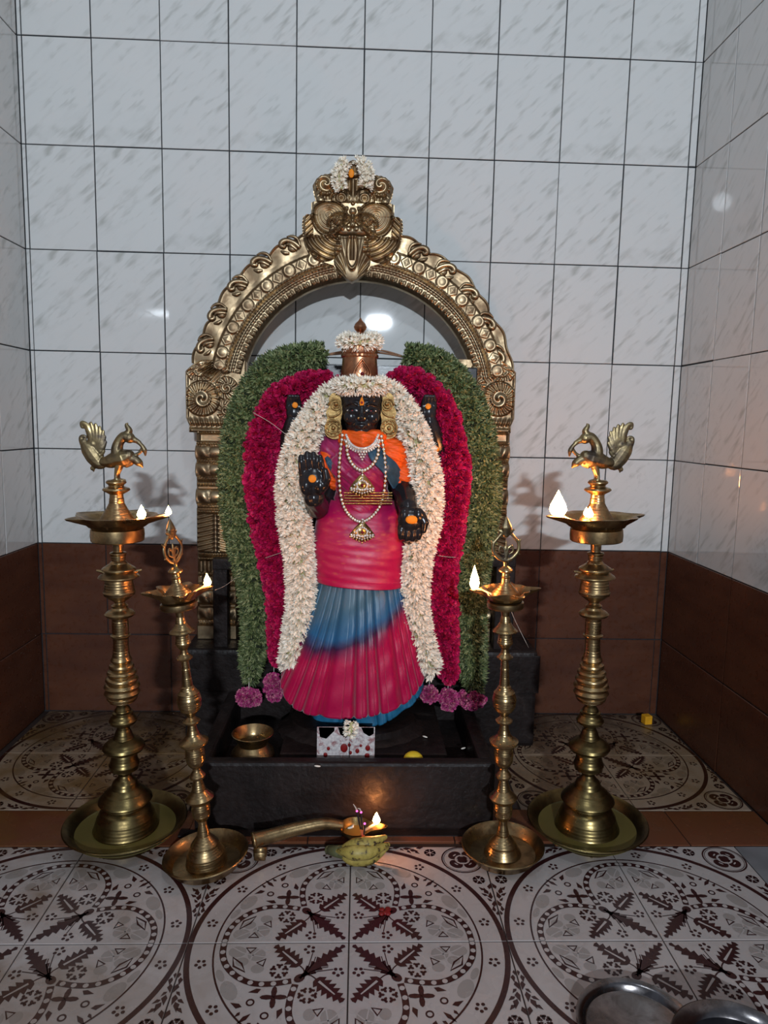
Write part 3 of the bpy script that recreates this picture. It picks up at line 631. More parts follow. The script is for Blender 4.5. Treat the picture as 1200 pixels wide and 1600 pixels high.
def make_lamp(kind, uref, base, Y, top_x, label, face, spouts, rplate, zplate):
    """profile in pixels measured down the axis -> metres at the lamp's own distance; base = (x, y) on the floor"""
    bx, by = base; prof, cone = (TALL, CT) if kind == 'tall' else (SMALL, CS)
    vtop = 808 if kind == 'tall' else 930
    zt = zed(uref, vtop, by); tilt = (top_x-bx)/zt
    t = thing(kind+'_oil_lamp', label, 'oil lamp', (bx, by, 0), 'tall bird-topped brass lamps' if kind == 'tall' else 'small brass lamps')
    t.rotation_euler = (0, math.atan(tilt), 0)
    dist = (Vector((bx, by, .5))-CAM).dot(FW); k = dist/FPX
    def Zof(v): return zed(uref, v, by)
    def add(name, bm, mat, **kw): o = from_bm(name, bm, mat, t, True, kw.get('angle', 38)); return o
    zmin = zplate-.022
    # drip plate on its own foot ring
    bm = bmesh.new(); R = rplate
    lathe(bm, [(0, zmin-.004), (R*.55, zmin-.004), (R*.58, 0), (R*.60, 0), (R*.62, zmin-.006), (R*.8, zmin-.002), (R*.93, zplate-.006), (R, zplate-.001), (R+.002, zplate+.001), (R, zplate+.003), (R*.94, zplate-.0005), (R*.86, zplate-.010), (R*.80, zmin+.003), (0, zmin+.002)], 72)
    for v in bm.verts: v.co.z = max(v.co.z, 0)
    add('drip_plate', bm, M_OLDBR if kind == 'tall' else M_BRASS)
    if kind == 'tall':
        bm = bmesh.new(); lathe(bm, [(0, zmin+.004), (R*.865, zmin+.006), (R*.87, zmin+.005)], 60); add('spilt_oil', bm, M_OIL)
    def section(name, rows, mat):
        rv = np.arange(rows[0][1], rows[-1][1], 1.1 if kind == 'small' else 1.4); rq = np.interp(rv, [q[1]+i*1e-4 for i, q in enumerate(rows)], [q[0] for q in rows]); ker = int(9/(rv[1]-rv[0])); rm_ = np.convolve(np.pad(rq, ker, 'edge'), np.ones(2*ker+1)/(2*ker+1), 'valid'); rx_ = np.maximum(rq*.55, rq+.38*(rq-rm_)); rows = [(float(np.interp(v, rv, rx_)), v) for r, v in rows]; rq = rx_
        rows = [rows[0]]+[(r+(.30 if r > 9 else .15)*((i % 3 == 0)-.5), v) for i, (v, r) in enumerate(zip(rv, rq)) if rows[0][1] < v < rows[-1][1]]+rows[1:]
        rows = [rows[0]]+sorted(rows[1:], key=lambda q: q[1])
        bm = bmesh.new(); pr_ = [(max(r*k, .001), max(Zof(v), zmin+.001)) for r, v in rows]
        pr_ = [(0.0001, pr_[0][1])] + pr_ + [(0.0001, pr_[-1][1])]; pr_.reverse(); lathe(bm, pr_, 56); return add(name, bm, mat, angle=30)
    if kind == 'tall':
        cut = [i for i, q in enumerate(prof) if q[1] == 1025][0]; cut2 = [i for i, q in enumerate(prof) if q[1] == 1095][0]; cut3 = [i for i, q in enumerate(prof) if q[1] == 1210][0]
        section('upper_stem', prof[:cut+1], M_BRASS); section('ribbed_bulb', prof[cut:cut2+1], M_BRASS); section('lower_stem', prof[cut2:cut3+1], M_OLDBR); section('domed_foot', prof[cut3:]+[(46, 1312)], M_OLDBR)
        for a in (PI, .25):
            bm = bmesh.new(); tube(bm, [(.024*math.cos(a), .024*math.sin(a), Zof(897)), (.034*math.cos(a), .034*math.sin(a), Zof(894)), (.048*math.cos(a), .048*math.sin(a), Zof(892))], [.004, .004, .0025], 8); add('side_pin', bm, M_BRASS)
    else:
        c1 = [i for i, q in enumerate(prof) if q[1] == 1114][0]; c2 = [i for i, q in enumerate(prof) if q[1] == 1282][0]
        section('upper_stem', prof[:c1+1], M_BRASS); section('lower_stem', prof[c1:c2+1], M_BRASS); section('conical_foot', prof[c2:]+[(33, 1356)], M_BRASS)
    section('spire_cone', cone, M_BRASS)
    # scalloped oil tray with drawn-out spouts
    if kind == 'tall': zr, R0, sp, zb, rb, zl = Zof(806), 60*k, 77*k, Zof(826), 39*k, Zof(845)
    else: zr, R0, sp, zb, rb, zl = Zof(921), 38*k, 55*k, Zof(940), 28*k, Zof(949)
    bm = bmesh.new(); N = 120
    def rim(a):
        e = max(math.cos((a-q+PI) % (2*PI)-PI) for q in spouts) if spouts else -1; d = math.acos(min(1, e))
        return R0*(1+.035*math.cos(a*10))+(sp-R0)*math.exp(-(d/.20)**2)
    rows = [(0, zb-.001), (.60, zb-.001), (.72, (zb+zr)/2-.004), (.97, zr-.0025), (1.0, zr+.001), (.97, zr+.002), (.82, zr-.005), (.70, zb+.006), (0, zb+.004)]
    rings = []
    for fr, z in rows:
        if fr == 0: rings.append([bm.verts.new((0, 0, z))]); continue
        ring = []
        for i in range(N):
            a = 2*PI*i/N; rr_ = rim(a) if fr > .9 else (R0 if fr < .8 else (R0+(rim(a)-R0)*.55))
            ring.append(bm.verts.new((rr_*fr*math.cos(a), rr_*fr*math.sin(a), z)))
        rings.append(ring)
    for A, B in zip(rings, rings[1:]):
        for i in range(N):
            j = (i+1) % N
            if len(A) == 1: bm.faces.new((A[0], B[i], B[j]))
            elif len(B) == 1: bm.faces.new((A[i], A[j], B[0]))
            else: bm.faces.new((A[i], A[j], B[j], B[i]))
    add('oil_tray', bm, M_BRASS, angle=60)
    bm = bmesh.new(); lathe(bm, [(0, zb+.008), (R0*.60, zb+.008), (R0*.61, zb+.006)], 48); add('tray_oil', bm, M_OIL)
    bm = bmesh.new(); lathe(bm, [(rb*.9, zb+.002), (rb, zb), (rb*1.02, (zb+zl)/2), (rb, zl+.002), (rb*.96, zl), (8*k, zl-.001), (8*k, zb)], 56); add('tray_collar', bm, M_BRASS)
    return t, k, Zof, zr, R0, sp, zb
def peacock(t, k, z0, face):
    """silhouette in pixels round the axis (dx, dy up), facing +1 right or -1 left"""
    def Q(u, v, y=0.): return Vector(((u-181)*k*face, y, z0+(751-v)*k))
    def T(bm, pts, rad, n=10, ys=None):
        P = crom([Q(*p) for p in pts], max(8, len(pts)*4)); R = 1.18*np.interp(np.linspace(0, 1, len(P)), np.linspace(0, 1, len(rad)), rad)*k; roundtube(bm, P, list(R), n)
    bm = bmesh.new()
    for s in (-1, 1):
        T(bm, [(183, 750, s*.006), (183, 741, s*.006), (186, 730, s*.005), (186, 722, s*.003)], [2.6, 2.6, 4.5, 6])
        T(bm, [(184, 750, s*.006), (192, 751, s*.008)], [2.6, 1.8]); T(bm, [(182, 750, s*.006), (176, 751, s*.007)], [2.4, 1.6])
    T(bm, [(163, 723), (172, 722), (184, 718), (194, 716), (201, 713)], [6, 9, 11, 12, 8])
    T(bm, [(199, 716), (209, 718), (217, 724), (221, 729)], [7, 6, 5, 1.5]); T(bm, [(203, 722), (197, 727), (205, 726)], [5, 4, 2])
    T(bm, [(188, 716), (184, 705), (187, 693), (195, 684), (203, 686)], [10, 8, 6.5, 6.5, 7])
    T(bm, [(199, 681), (203, 675), (199, 667), (201, 664)], [5, 4.2, 2.6, 1])
    T(bm, [(206, 687), (213, 690), (218, 692)], [5, 3.4, 2.2]); T(bm, [(213, 691), (220, 696), (225, 704), (226, 712)], [2.4, 2.6, 3.2, 1.2])
    T(bm, [(221, 703), (216, 709), (207, 713), (202, 712)], [2.4, 2.2, 2.2, 2.6])
    remesh('bird_body', bm, M_BIRD, t, .0013, 2)
    bm = bmesh.new()
    T(bm, [(164, 723), (156, 725), (148, 716), (140, 704), (134, 694)], [7, 8, 10, 9, 5]); T(bm, [(160, 724), (152, 728), (146, 733)], [4, 3.4, 3]); T(bm, [(148, 730), (148, 737)], [2.6, 1.2])
    for tip in ((146, 665), (153, 667), (159, 671), (164, 677), (166, 685), (167, 693), (164, 701)):
        T(bm, [(150, 712), ((150+tip[0])/2+2, (712+tip[1])/2-1), tip], [4, 5.2, 2.2])
    T(bm, [(142, 708), (146, 690), (142, 674), (138, 667), (133, 665), (133, 671), (138, 671)], [5, 5, 4.5, 3.5, 3, 2.2, 1.6])
    T(bm, [(136, 702), (131, 692), (131, 686), (136, 685), (137, 690)], [4.5, 3.2, 2.6, 2.4, 1.6]); T(bm, [(150, 716), (158, 712), (163, 706), (160, 702)], [4, 3.6, 3, 1.8])
    T(bm, [(138, 700), (148, 696)], [6, 6])
    for v in bm.verts: v.co.y *= .55
    remesh('fan_tail', bm, M_BIRD, t, .0013, 1)
def finial(t, k, z0, turn, shape):
    bm = bmesh.new(); R = Matrix.Rotation(turn, 4, 'Z')
    def T(pts, rad):
        P = [R @ Vector((x*k, 0, z0+y*k)) for x, y in crom(pts, max(10, len(pts)*5))]; rd = np.interp(np.linspace(0, 1, len(P)), np.linspace(0, 1, len(rad)), rad)*k; roundtube(bm, P, list(rd), 8, up=R @ Vector((0, -1, 0)))
    for s in (-1, 1):
        T([(0, 2), (s*10, 6), (s*19, 16), (s*20, 28), (s*14, 37), (s*6, 46), (s*4, 52)], [3, 3.4, 3.2, 3, 2.6, 3, 4]); T([(s*20, 30), (s*24, 35)], [2.6, 1.2]); T([(s*18, 14), (s*22, 11)], [2.6, 1.2])
        T([(0, 6), (s*3, 20), (s*9, 25), (s*11, 17), (s*5, 12)], [3, 2.6, 2.2, 2, 1.6]); T([(s*6, 47), (s*12, 50)], [4, 1.8])
    T([(0, 20), (0, 32)], [3, 1.6]); T([(0, 44), (0, 54), (0, 62), (0, 70)], [6, 9.5, 6, 1.4])
    d = R @ Vector((0, 1, 0))
    for v in bm.verts: c = v.co.xy.dot(d.xy); v.co.x -= d.x*c*.35; v.co.y -= d.y*c*.35
    o = remesh('pierced_finial', bm, M_BIRD, t, .0014, 1); return o
for side in (-1, 1):
    if side < 0:
        t, k, Zf, zr, R0, sp, zb = make_lamp('tall', 186, (.484, -.712), -.712, at(183, 808, -.712).x, 'tall brass oil lamp on the left, its bird facing right', 1, [0.05, PI-.35, PI+.75, 1.3], .134, .045)
        peacock(t, k, Zf(751), 1); spots = [(0.05, 77, 13), (-.6, 57, 18)]
    else:
        t, k, Zf, zr, R0, sp, zb = make_lamp('tall', 930, (1.555, -.706), -.712, at(934, 808, -.712).x, 'tall brass oil lamp on the right, its bird facing left', -1, [PI, .12, 1.3, PI+.95], .136, .045)
        peacock(t, k, Zf(752), -1); spots = [(PI, 60, 36), (PI+.95, 36, 15), (PI+.55, 24, 12)]
    for a, r, hh in spots:
        p = Vector((r*k*math.cos(a), r*k*math.sin(a), zr+.004)); q = Vector((R0*.4*math.cos(a), R0*.4*math.sin(a), zb+.009))
        w_ = wick(t, p, q); flame(w_, p, hh*k*1.05, hh*k*.74)
for side in (-1, 1):
    if side < 0:
        t, k, Zf, zr, R0, sp, zb = make_lamp('small', 300, (.690, -.815), -.81, at(279, 930, -.81).x, 'small brass oil lamp on the left, its plain pointed finial seen edge-on', 1, [.18, 1.5, PI+.1, -1.2, 2.4], .089, .030)
        finial(t, k, Zf(880), 1.15, 0); spots = [(.18, 46, 19)]
    else:
        t, k, Zf, zr, R0, sp, zb = make_lamp('small', 787, (1.340, -.784), -.772, at(788, 930, -.772).x, 'small brass oil lamp on the right, its pierced heart-shaped finial seen flat', -1, [PI-.05, .05, 1.3, -1.3, -2.2], .090, .030)
        finial(t, k, Zf(878), .1, 1); spots = [(PI-.05, 48, 36)]
    for a, r, hh in spots:
        p = Vector((r*k*math.cos(a), r*k*math.sin(a), zr+.004)); w_ = wick(t, p, Vector((R0*.3*math.cos(a), R0*.3*math.sin(a), zb+.009))); flame(w_, p, hh*k, hh*k*(.62 if hh < 30 else .42))

# ------------------------------------------------------------------ the statue
ST = thing('deity_statue', 'black stone standing goddess statue wrapped in a magenta and blue sari', 'statue', (1.0, -.42, .19))
SY = -.45
A_ = lambda u, v, y=SY: at(u, v, y)
PX = 1/600.
bm = bmesh.new()
# head and face
hd = A_(565, 642, -.45)
ball(bm, hd+Vector((0, .002, .006)), (.054, .056, .066), 24, 16); ball(bm, hd+Vector((0, -.006, -.026)), (.044, .044, .040), 20, 14)
ball(bm, hd+Vector((0, -.004, .028)), (.055, .05, .030), 20, 12)
for s in (-1, 1):
    ball(bm, hd+Vector((s*.026, -.036, -.016)), (.019, .015, .019)); ball(bm, hd+Vector((s*.023, -.0485, -.002)), (.0125, .006, .0055), 14, 8)
    tube(bm, crom([hd+Vector((s*.010, -.055, .013)), hd+Vector((s*.024, -.053, .018)), hd+Vector((s*.041, -.040, .012))], 8), .0022, 6)
    ball(bm, hd+Vector((s*.0065, -.0595, -.0215)), (.005, .0045, .004), 10, 8)
    ball(bm, hd+Vector((s*.055, .004, -.004)), (.006, .012, .026), 10, 8)
tube(bm, [hd+Vector((0, -.054, .012)), hd+Vector((0, -.059, -.006)), hd+Vector((0, -.066, -.020))], [.0045, .0055, .0075], 10); ball(bm, hd+Vector((0, -.063, -.021)), (.0075, .006, .0055))
ball(bm, hd+Vector((0, -.047, -.036)), (.015, .0065, .0035), 14, 8); ball(bm, hd+Vector((0, -.0455, -.0415)), (.012, .007, .0042), 14, 8); ball(bm, hd+Vector((0, -.034, -.052)), (.020, .016, .012), 14, 8)
roundtube(bm, [hd+Vector((0, .005, -.04)), hd+Vector((0, .012, -.085))], [.034, .038])
lathe(bm, [(0, .034), (.056, .034), (.057, .040), (.054, .052), (0, .052)], 40, tuple(hd+Vector((0, 0, 0))))      # carved hair band under the crown
# torso and base of the figure
roundtube(bm, [A_(565, 705, -.42), A_(565, 745, -.42), A_(565, 785, -.42), A_(565, 830, -.42)], [.075, .072, .060, .085], 18)
roundtube(bm, [A_(525, 705, -.42), A_(605, 705, -.42)], [.038, .038], 12)
roundtube(bm, [A_(545, 850, -.41), A_(542, 960, -.41), Vector((.975, -.41, .21))], [.062, .05, .04]); roundtube(bm, [A_(585, 850, -.41), A_(588, 960, -.41), Vector((1.035, -.41, .21))], [.062, .05, .04])
# lower right arm (viewer's left), palm raised
roundtube(bm, [A_(519, 706, -.42), A_(511, 748, -.415), A_(505, 782, -.43)], [.034, .031, .030]); roundtube(bm, [A_(504, 784, -.43), A_(496, 792, -.49), A_(491, 778, -.55)], [.030, .030, .026])
h0 = A_(489, 752, -.565)
def hand(h0, up, side, w=.036, fl=(.040, .046, .044, .036), lenp=.036, thumb=1, curl=0.):
    sd = side.normalized(); up = up.normalized(); fw = Vector((0, -1, 0))
    ball(bm, h0, (w, .019, lenp), 18, 12) if abs(up.z) > .9 else ball(bm, h0, (w, .020, lenp), 18, 12)
    for i in range(4):
        off = sd*((i-1.5)*w*.44); b = h0+off*1.0+up*lenp*.55; L = fl[i]
        p1 = b+up*L*.4+fw*.004; p2 = b+up*L*.75+fw*(.004+curl*.5); p3 = b+up*L+fw*(.001+curl)
        roundtube(bm, [b, p1, p2, p3], [.0100, .0095, .0086, .0068], 10)
    tb = h0+sd*thumb*w*.72-up*lenp*.35+fw*.006
    roundtube(bm, [tb, tb+sd*thumb*.010+up*.018+fw*.006, tb+sd*thumb*.008+up*.036+fw*.008], [.0125, .0105, .0072], 10)
    ball(bm, h0+sd*thumb*w*.5-up*lenp*.35+fw*.006, (.016, .016, .020), 12, 8); ball(bm, h0-sd*thumb*w*.5-up*lenp*.3+fw*.005, (.014, .014, .022), 12, 8)
hand(h0, Vector((-.10, 0, 1)), Vector((1, 0, .1)), .034, (.040, .047, .045, .036), .036, 1, .004)
# lower left arm, palm lowered and open
roundtube(bm, [A_(612, 706, -.42), A_(626, 745, -.43), A_(632, 768, -.46), A_(637, 792, -.53)], [.036, .034, .030, .024])
h1 = A_(642, 812, -.55); hand(h1, Vector((-.05, 0, -1)), Vector((1, 0, 0)), .033, (.026, .030, .030, .026), .032, 1, .002)
# the two raised rear arms
for s, pts in ((-1, [(520, 705, -.40), (485, 720, -.37), (457, 712, -.385), (452, 685, -.40), (458, 660, -.41)]), (1, [(610, 705, -.40), (650, 722, -.37), (682, 714, -.385), (680, 685, -.40), (671, 660, -.41)])):
    roundtube(bm, [A_(*p) for p in crom(pts, 10)], list(np.linspace(.032, .021, 10)))
    hb = A_(pts[-1][0]+s*-1, 645, -.415)
    ball(bm, hb, (.020, .014, .024)); 
    for i in range(4): roundtube(bm, [hb+Vector(((i-1.5)*.010, 0, .012)), hb+Vector(((i-1.5)*.009, -.003, .030)), hb+Vector(((i-1.5)*.0075, -.008, .042))], [.0066, .006, .0048], 8)
    roundtube(bm, [hb+Vector((-s*.014, -.004, -.008)), hb+Vector((-s*.022, -.010, .010))], [.008, .0055], 8)
remesh('stone_figure', bm, M_STONE, None, .0022, 2); body = bpy.data.objects['stone_figure']; local(body, ST); body['label'] = 'glossy black stone figure'
def part(name, bm, mat, parent, label=None, angle=None, smooth=True):
    o = local(from_bm(name, bm, mat, None, smooth, angle), parent)
    if label: o['label'] = label
    return o
def dot(name, p, r, mat, parent, label=None, ry=.3, rz=1.):
    bm = bmesh.new(); ball(bm, p, (r, r*ry, r*rz), 14, 8); return part(name, bm, mat, parent, label)
dot('palm_mark', A_(488, 748, -.588), .0095, M_ORANGE, ST, 'orange paste spot'); dot('palm_mark', A_(643, 812, -.574), .0150, M_ORANGE, ST, 'orange paste spot', .3, .7)
for u, v, y in ((461, 633, -.436), (669, 635, -.436)): dot('palm_mark', A_(u, v, y), .0075, M_ORANGE, ST)
dot('palm_mark', A_(682, 702, -.42), .007, M_ORANGE, ST)
bm = bmesh.new(); q = hd+Vector((0, -.056, .022))                         # drop-shaped forehead mark
prof = [(0, .013), (.0028, .007), (.0052, .0), (.0058, -.005), (.004, -.0095), (0, -.0115)]
lathe(bm, prof[::-1], 18, tuple(q))
for v in bm.verts: v.co.y = q.y+(v.co.y-q.y)*.45
part('forehead_mark', bm, M_ORANGE, ST, 'orange drop-shaped forehead mark'); dot('forehead_dot', q+Vector((0, -.0022, -.003)), .0034, M_RED, ST, None, .5)
for s in (-1, 1):
    dot('nose_stud', hd+Vector((s*.0075, -.0655, -.0185)), .0028, M_GOLD, ST, 'gold nose stud', .8)
    for dx in (.012, .034): dot('eye_white', hd+Vector((s*dx, -.0545 if dx < .02 else -.0465, -.0005)), .0024, M_SILVER, ST, None, .5, .7)
    dot('eye_white', hd+Vector((s*.023, -.0546, -.0005)), .0022, M_RED, ST, None, .5, .7)
dot('brow_stone', hd+Vector((0, -.0575, .0095)), .0024, M_SILVER, ST)
# sari: torso wrap
bm = bmesh.new()
roundtube(bm, [A_(565, 712, -.432), A_(565, 738, -.435), A_(565, 762, -.428), A_(565, 790, -.43)], [.077, .080, .068, .074], 24)
roundtube(bm, [A_(519, 700, -.43), A_(545, 712, -.435)], [.036, .05], 16); roundtube(bm, [A_(600, 716, -.425), A_(570, 722, -.43)], [.045, .06], 16)
roundtube(bm, [A_(517, 700, -.425), A_(516, 722, -.43)], [.035, .033], 14)
for s in (-1, 1): ball(bm, A_(565+s*24, 728, -.475), (.040, .036, .038), 16, 12)
def folds(co):
    t = (co[:, 2]-.9)*math.cos(.7)+(co[:, 0]-1)*math.sin(.7)
    return .0016*np.sin(t*260+np.sin(co[:, 0]*40)*1.5)+.0008*np.sin(t*620)
local(remesh('sari_bodice_wrap', bm, M_SARI, None, .003, 3, folds), ST)['label'] = 'magenta silk wrapped over the chest'
# orange blouse: sleeves, neckline, shoulder
bm = bmesh.new()
roundtube(bm, [A_(608, 703, -.425), A_(622, 725, -.432), A_(629, 744, -.44)], [.044, .042, .038], 20)
roundtube(bm, [A_(596, 696, -.44), A_(612, 712, -.45)], [.036, .044], 16)
def folds2(co): return .0018*np.sin(co[:, 2]*420+co[:, 0]*160)+.001*np.sin(co[:, 2]*900)
local(remesh('blouse_sleeve', bm, M_ORG, None, .003, 3, folds2), ST)['label'] = 'bright orange blouse sleeve'
bm = bmesh.new(); roundtube(bm, [A_(513, 716, -.44), A_(516, 740, -.442), A_(522, 752, -.435)], [.026, .030, .024], 16)
local(remesh('blouse_sleeve', bm, M_ORG, None, .003, 3, folds2), ST)
bm = bmesh.new(); roundtube(bm, [A_(545, 687, -.47), A_(566, 691, -.488), A_(588, 687, -.47)], [.027, .029, .027], 16); local(remesh('blouse_neckline', bm, M_ORG, None, .003, 2, folds2), ST)
def ribbon(name, rows, mat, label=None, th=.003):   # rows: two edges of px points with depth
    bm = bmesh.new(); L = crom([tuple(A_(*r[0])) for r in rows], 30); R = crom([tuple(A_(*r[1])) for r in rows], 30); g = []
    for i, (a, b) in enumerate(zip(L, R)):
        a, b = Vector(a), Vector(b); g.append([bm.verts.new(a.lerp(b, j/10)+Vector((0, -.006*math.sin(PI*j/10)+.0015*math.sin(j*2.4+i*.3), 0))) for j in range(11)])
    for i in range(29):
        for j in range(10): bm.faces.new((g[i][j], g[i][j+1], g[i+1][j+1], g[i+1][j]))
    r = bmesh.ops.solidify(bm, geom=bm.faces[:], thickness=th); return part(name, bm, mat, ST, label)
ribbon('sari_border_band', [((572, 694, -.498), (590, 690, -.492)), ((578, 716, -.522), (602, 708, -.505)), ((598, 738, -.518), (618, 722, -.492)), ((606, 750, -.500), (626, 734, -.474)), ((614, 764, -.474), (640, 752, -.44))], M_BAND, 'slate blue border band across the chest')
ribbon('sari_border_band', [((507, 716, -.474), (512, 712, -.474)), ((512, 728, -.480), (520, 722, -.480)), ((522, 746, -.480), (529, 742, -.482))], M_BAND)
# hip wrap and pleated skirt
def loft(rows, n, disp=None, sup=2.4):
    R = np.array(rows, float); vv = np.linspace(R[0, 0], R[-1, 0], 120); G = [np.interp(vv, R[:, 0], R[:, i]) for i in range(1, R.shape[1])]
    # smooth the interpolated columns
    G = [np.convolve(np.pad(g, 6, 'edge'), np.ones(13)/13, 'valid') for g in G]; X = []; Y = []; Z = []
    for v, ul, ur, yc, d in zip(vv, *G):
        a, b = at(ul, v, yc), at(ur, v, yc); cx, hw, z = (a.x+b.x)/2, (b.x-a.x)/2, (a.z+b.z)/2
        t = np.linspace(0, 2*PI, n+1); c, s_ = np.cos(t), np.sin(t); p = 2/sup
        dd = disp(t, v) if disp else 0*t
        X.append(cx+(hw+dd)*np.sign(c)*np.abs(c)**p); Y.append(yc-(d+dd)*np.sign(s_)*np.abs(s_)**p); Z.append(z+0*t)
    return np.array(X), np.array(Y), np.array(Z)
X, Y, Z = loft([(780, 517, 614, -.425, .055), (790, 506, 622, -.43, .068), (805, 496, 630, -.43, .078), (850, 488, 637, -.43, .088), (885, 490, 633, -.43, .092), (907, 494, 632, -.43, .094)], 160, lambda t, v: .0009*np.sin(v*.16+np.cos(t)*2.6+np.sin(t*2)*.9)+.0004*np.sin(v*.5+t*3.4+1)+(.003 if v > 898 else 0))
# hem turned slightly down at the right
Z = Z-(X-1.0)*.05*np.linspace(0, 1, Z.shape[0])[:, None]
o = grid_mesh('hip_wrap', X, Y, Z, M_SARI); local(o, ST); o['label'] = 'magenta silk wrap round the hips'; sm = o.modifiers.new('s', 'SOLIDIFY'); sm.thickness = .003
def skirt(name, mat, hem, top, y0, amp, npl, lab, inset=0.):
    U = np.linspace(0, 1, 420); V = np.linspace(0, 1, 90)
    T = crom([(*q,) for q in top], 420); B = crom([(*q,) for q in hem], 420); X = np.zeros((90, 420)); Y = X.copy(); Z = X.copy()
    for j, (t, b) in enumerate(zip(T, B)):
        u = U[j]; dep_t = y0-.070*math.sin(PI*u)**.7; dep_b = y0-.10*math.sin(PI*u)**.6-.012
        pt, pb = at(t[0], t[1], dep_t), at(b[0], b[1], dep_b)
        ph = (u*npl+.25*math.sin(u*23)); q_ = (ph % 1); fold = .55-1.1*math.exp(-((q_-.5)/.13)**2)+.25*(q_-.5)
        for i, v in enumerate(V):
            e = v**(1.25 if u < .5 else 1.15); bulge = math.sin(PI*v)*.012
            side = (u-.5)*2; w = v+(1-v)*0.0
            X[i, j] = pt.x+(pb.x-pt.x)*e; Z[i, j] = pt.z+(pb.z-pt.z)*v
            a = amp*(.35+.65*v)*(1-.3*abs(side))
            Y[i, j] = pt.y+(pb.y-pt.y)*v-bulge-a*fold-.0025*math.sin(v*9+u*5)*math.sin(v*21+u*17)-inset
    # close behind: mirror the front to the back, gently
    Xb, Zb = X[:, ::-1][:, ::6], Z[:, ::-1][:, ::6]; Yb = y0+(y0-Y[:, ::-1][:, ::6])*.45+.01
    X, Y, Z = np.hstack([X, Xb]), np.hstack([Y, Yb]), np.hstack([Z, Zb])
    o = grid_mesh(name, X, Y, Z, mat); local(o, ST); o['label'] = lab; s_ = o.modifiers.new('s', 'SOLIDIFY'); s_.thickness = .0025; return o
skirt('pleated_skirt', M_SKIRT, [(441, 1052), (440, 1072), (447, 1090), (462, 1106), (490, 1117), (530, 1121), (560, 1120), (588, 1115), (610, 1110), (632, 1098), (650, 1080), (661, 1062), (663, 1047)],
      [(498, 896), (512, 897), (530, 898), (550, 898), (575, 898), (600, 898), (618, 898), (631, 897)], -.43, .015, 12, 'pleated silk skirt, slate blue above and magenta below')
skirt('underskirt_hem', M_BLUE, [(486, 1116), (498, 1131), (530, 1134), (560, 1131), (585, 1134), (605, 1126), (625, 1114), (645, 1099), (658, 1080), (661, 1070)],
      [(505, 930), (530, 930), (560, 930), (590, 930), (612, 930), (628, 930)], -.395, .008, 8, 'bright blue underskirt hem')
# ------------------------------------------------------------------ crown, earrings, necklaces, belt
cx, cy = A_(562, 570, -.45).x, -.45; K = (Vector((1, -.45, 1.1))-CAM).dot(FW)/FPX
crown = thing('copper_crown', 'tall copper crown with a pointed knob on the statue head', 'crown', (cx, cy, zed(562, 600, cy)))
rows = [(29.5, 602), (29.5, 592), (28.5, 580), (27.5, 568), (27, 560), (29, 558), (29, 555), (27.5, 553), (28.5, 548), (28, 543), (26, 541), (25, 535), (20, 528), (12, 523), (6, 521), (5, 519), (9, 515), (10, 511), (8, 506), (3, 501), (1, 497), (0, 496)]
bm = bmesh.new(); lathe(bm, [(0, zed(562, 602, cy))]+[(r*K, zed(562, v, cy)) for r, v in rows], 96, (cx, cy, 0), lambda a, z, k: 1+(.012*math.cos(a*36) if k in (6, 7, 9, 10) else 0))
part('crown_shell', bm, M_COPPER, crown, None, 35)
fr = cy-28.5*K
bm = bmesh.new()
for sc_, rd in ((1., .0030), (.70, .0020), (.42, .0016)):
    pts = [(0, 16), (6, 8), (12, -2), (13, -10), (9, -16), (0, -18), (-9, -16), (-13, -10), (-12, -2), (-6, 8)]
    P = [at(566+x*sc_, 577-y*sc_, fr) for x, y in crom(pts+[pts[0]], 40)]
    for p in P: p.y = cy-math.sqrt(max(1e-6, (28.9*K)**2-(p.x-cx)**2))
    tube(bm, P[:-1], rd, 8, closed=True)
for i in range(13):
    a = PI*(i/12); tt = at(566+10.5*math.cos(a), 577-9*math.sin(a)+2, fr); tt.y = cy-math.sqrt((28.6*K)**2-(tt.x-cx)**2); ball(bm, tt, .0016, 8, 6)
part('crown_crest_plate', bm, M_COPPER, crown); dot('crown_gem', at(566, 584, fr-.003), .0048, M_GEM, crown, 'dark red gem', .6)
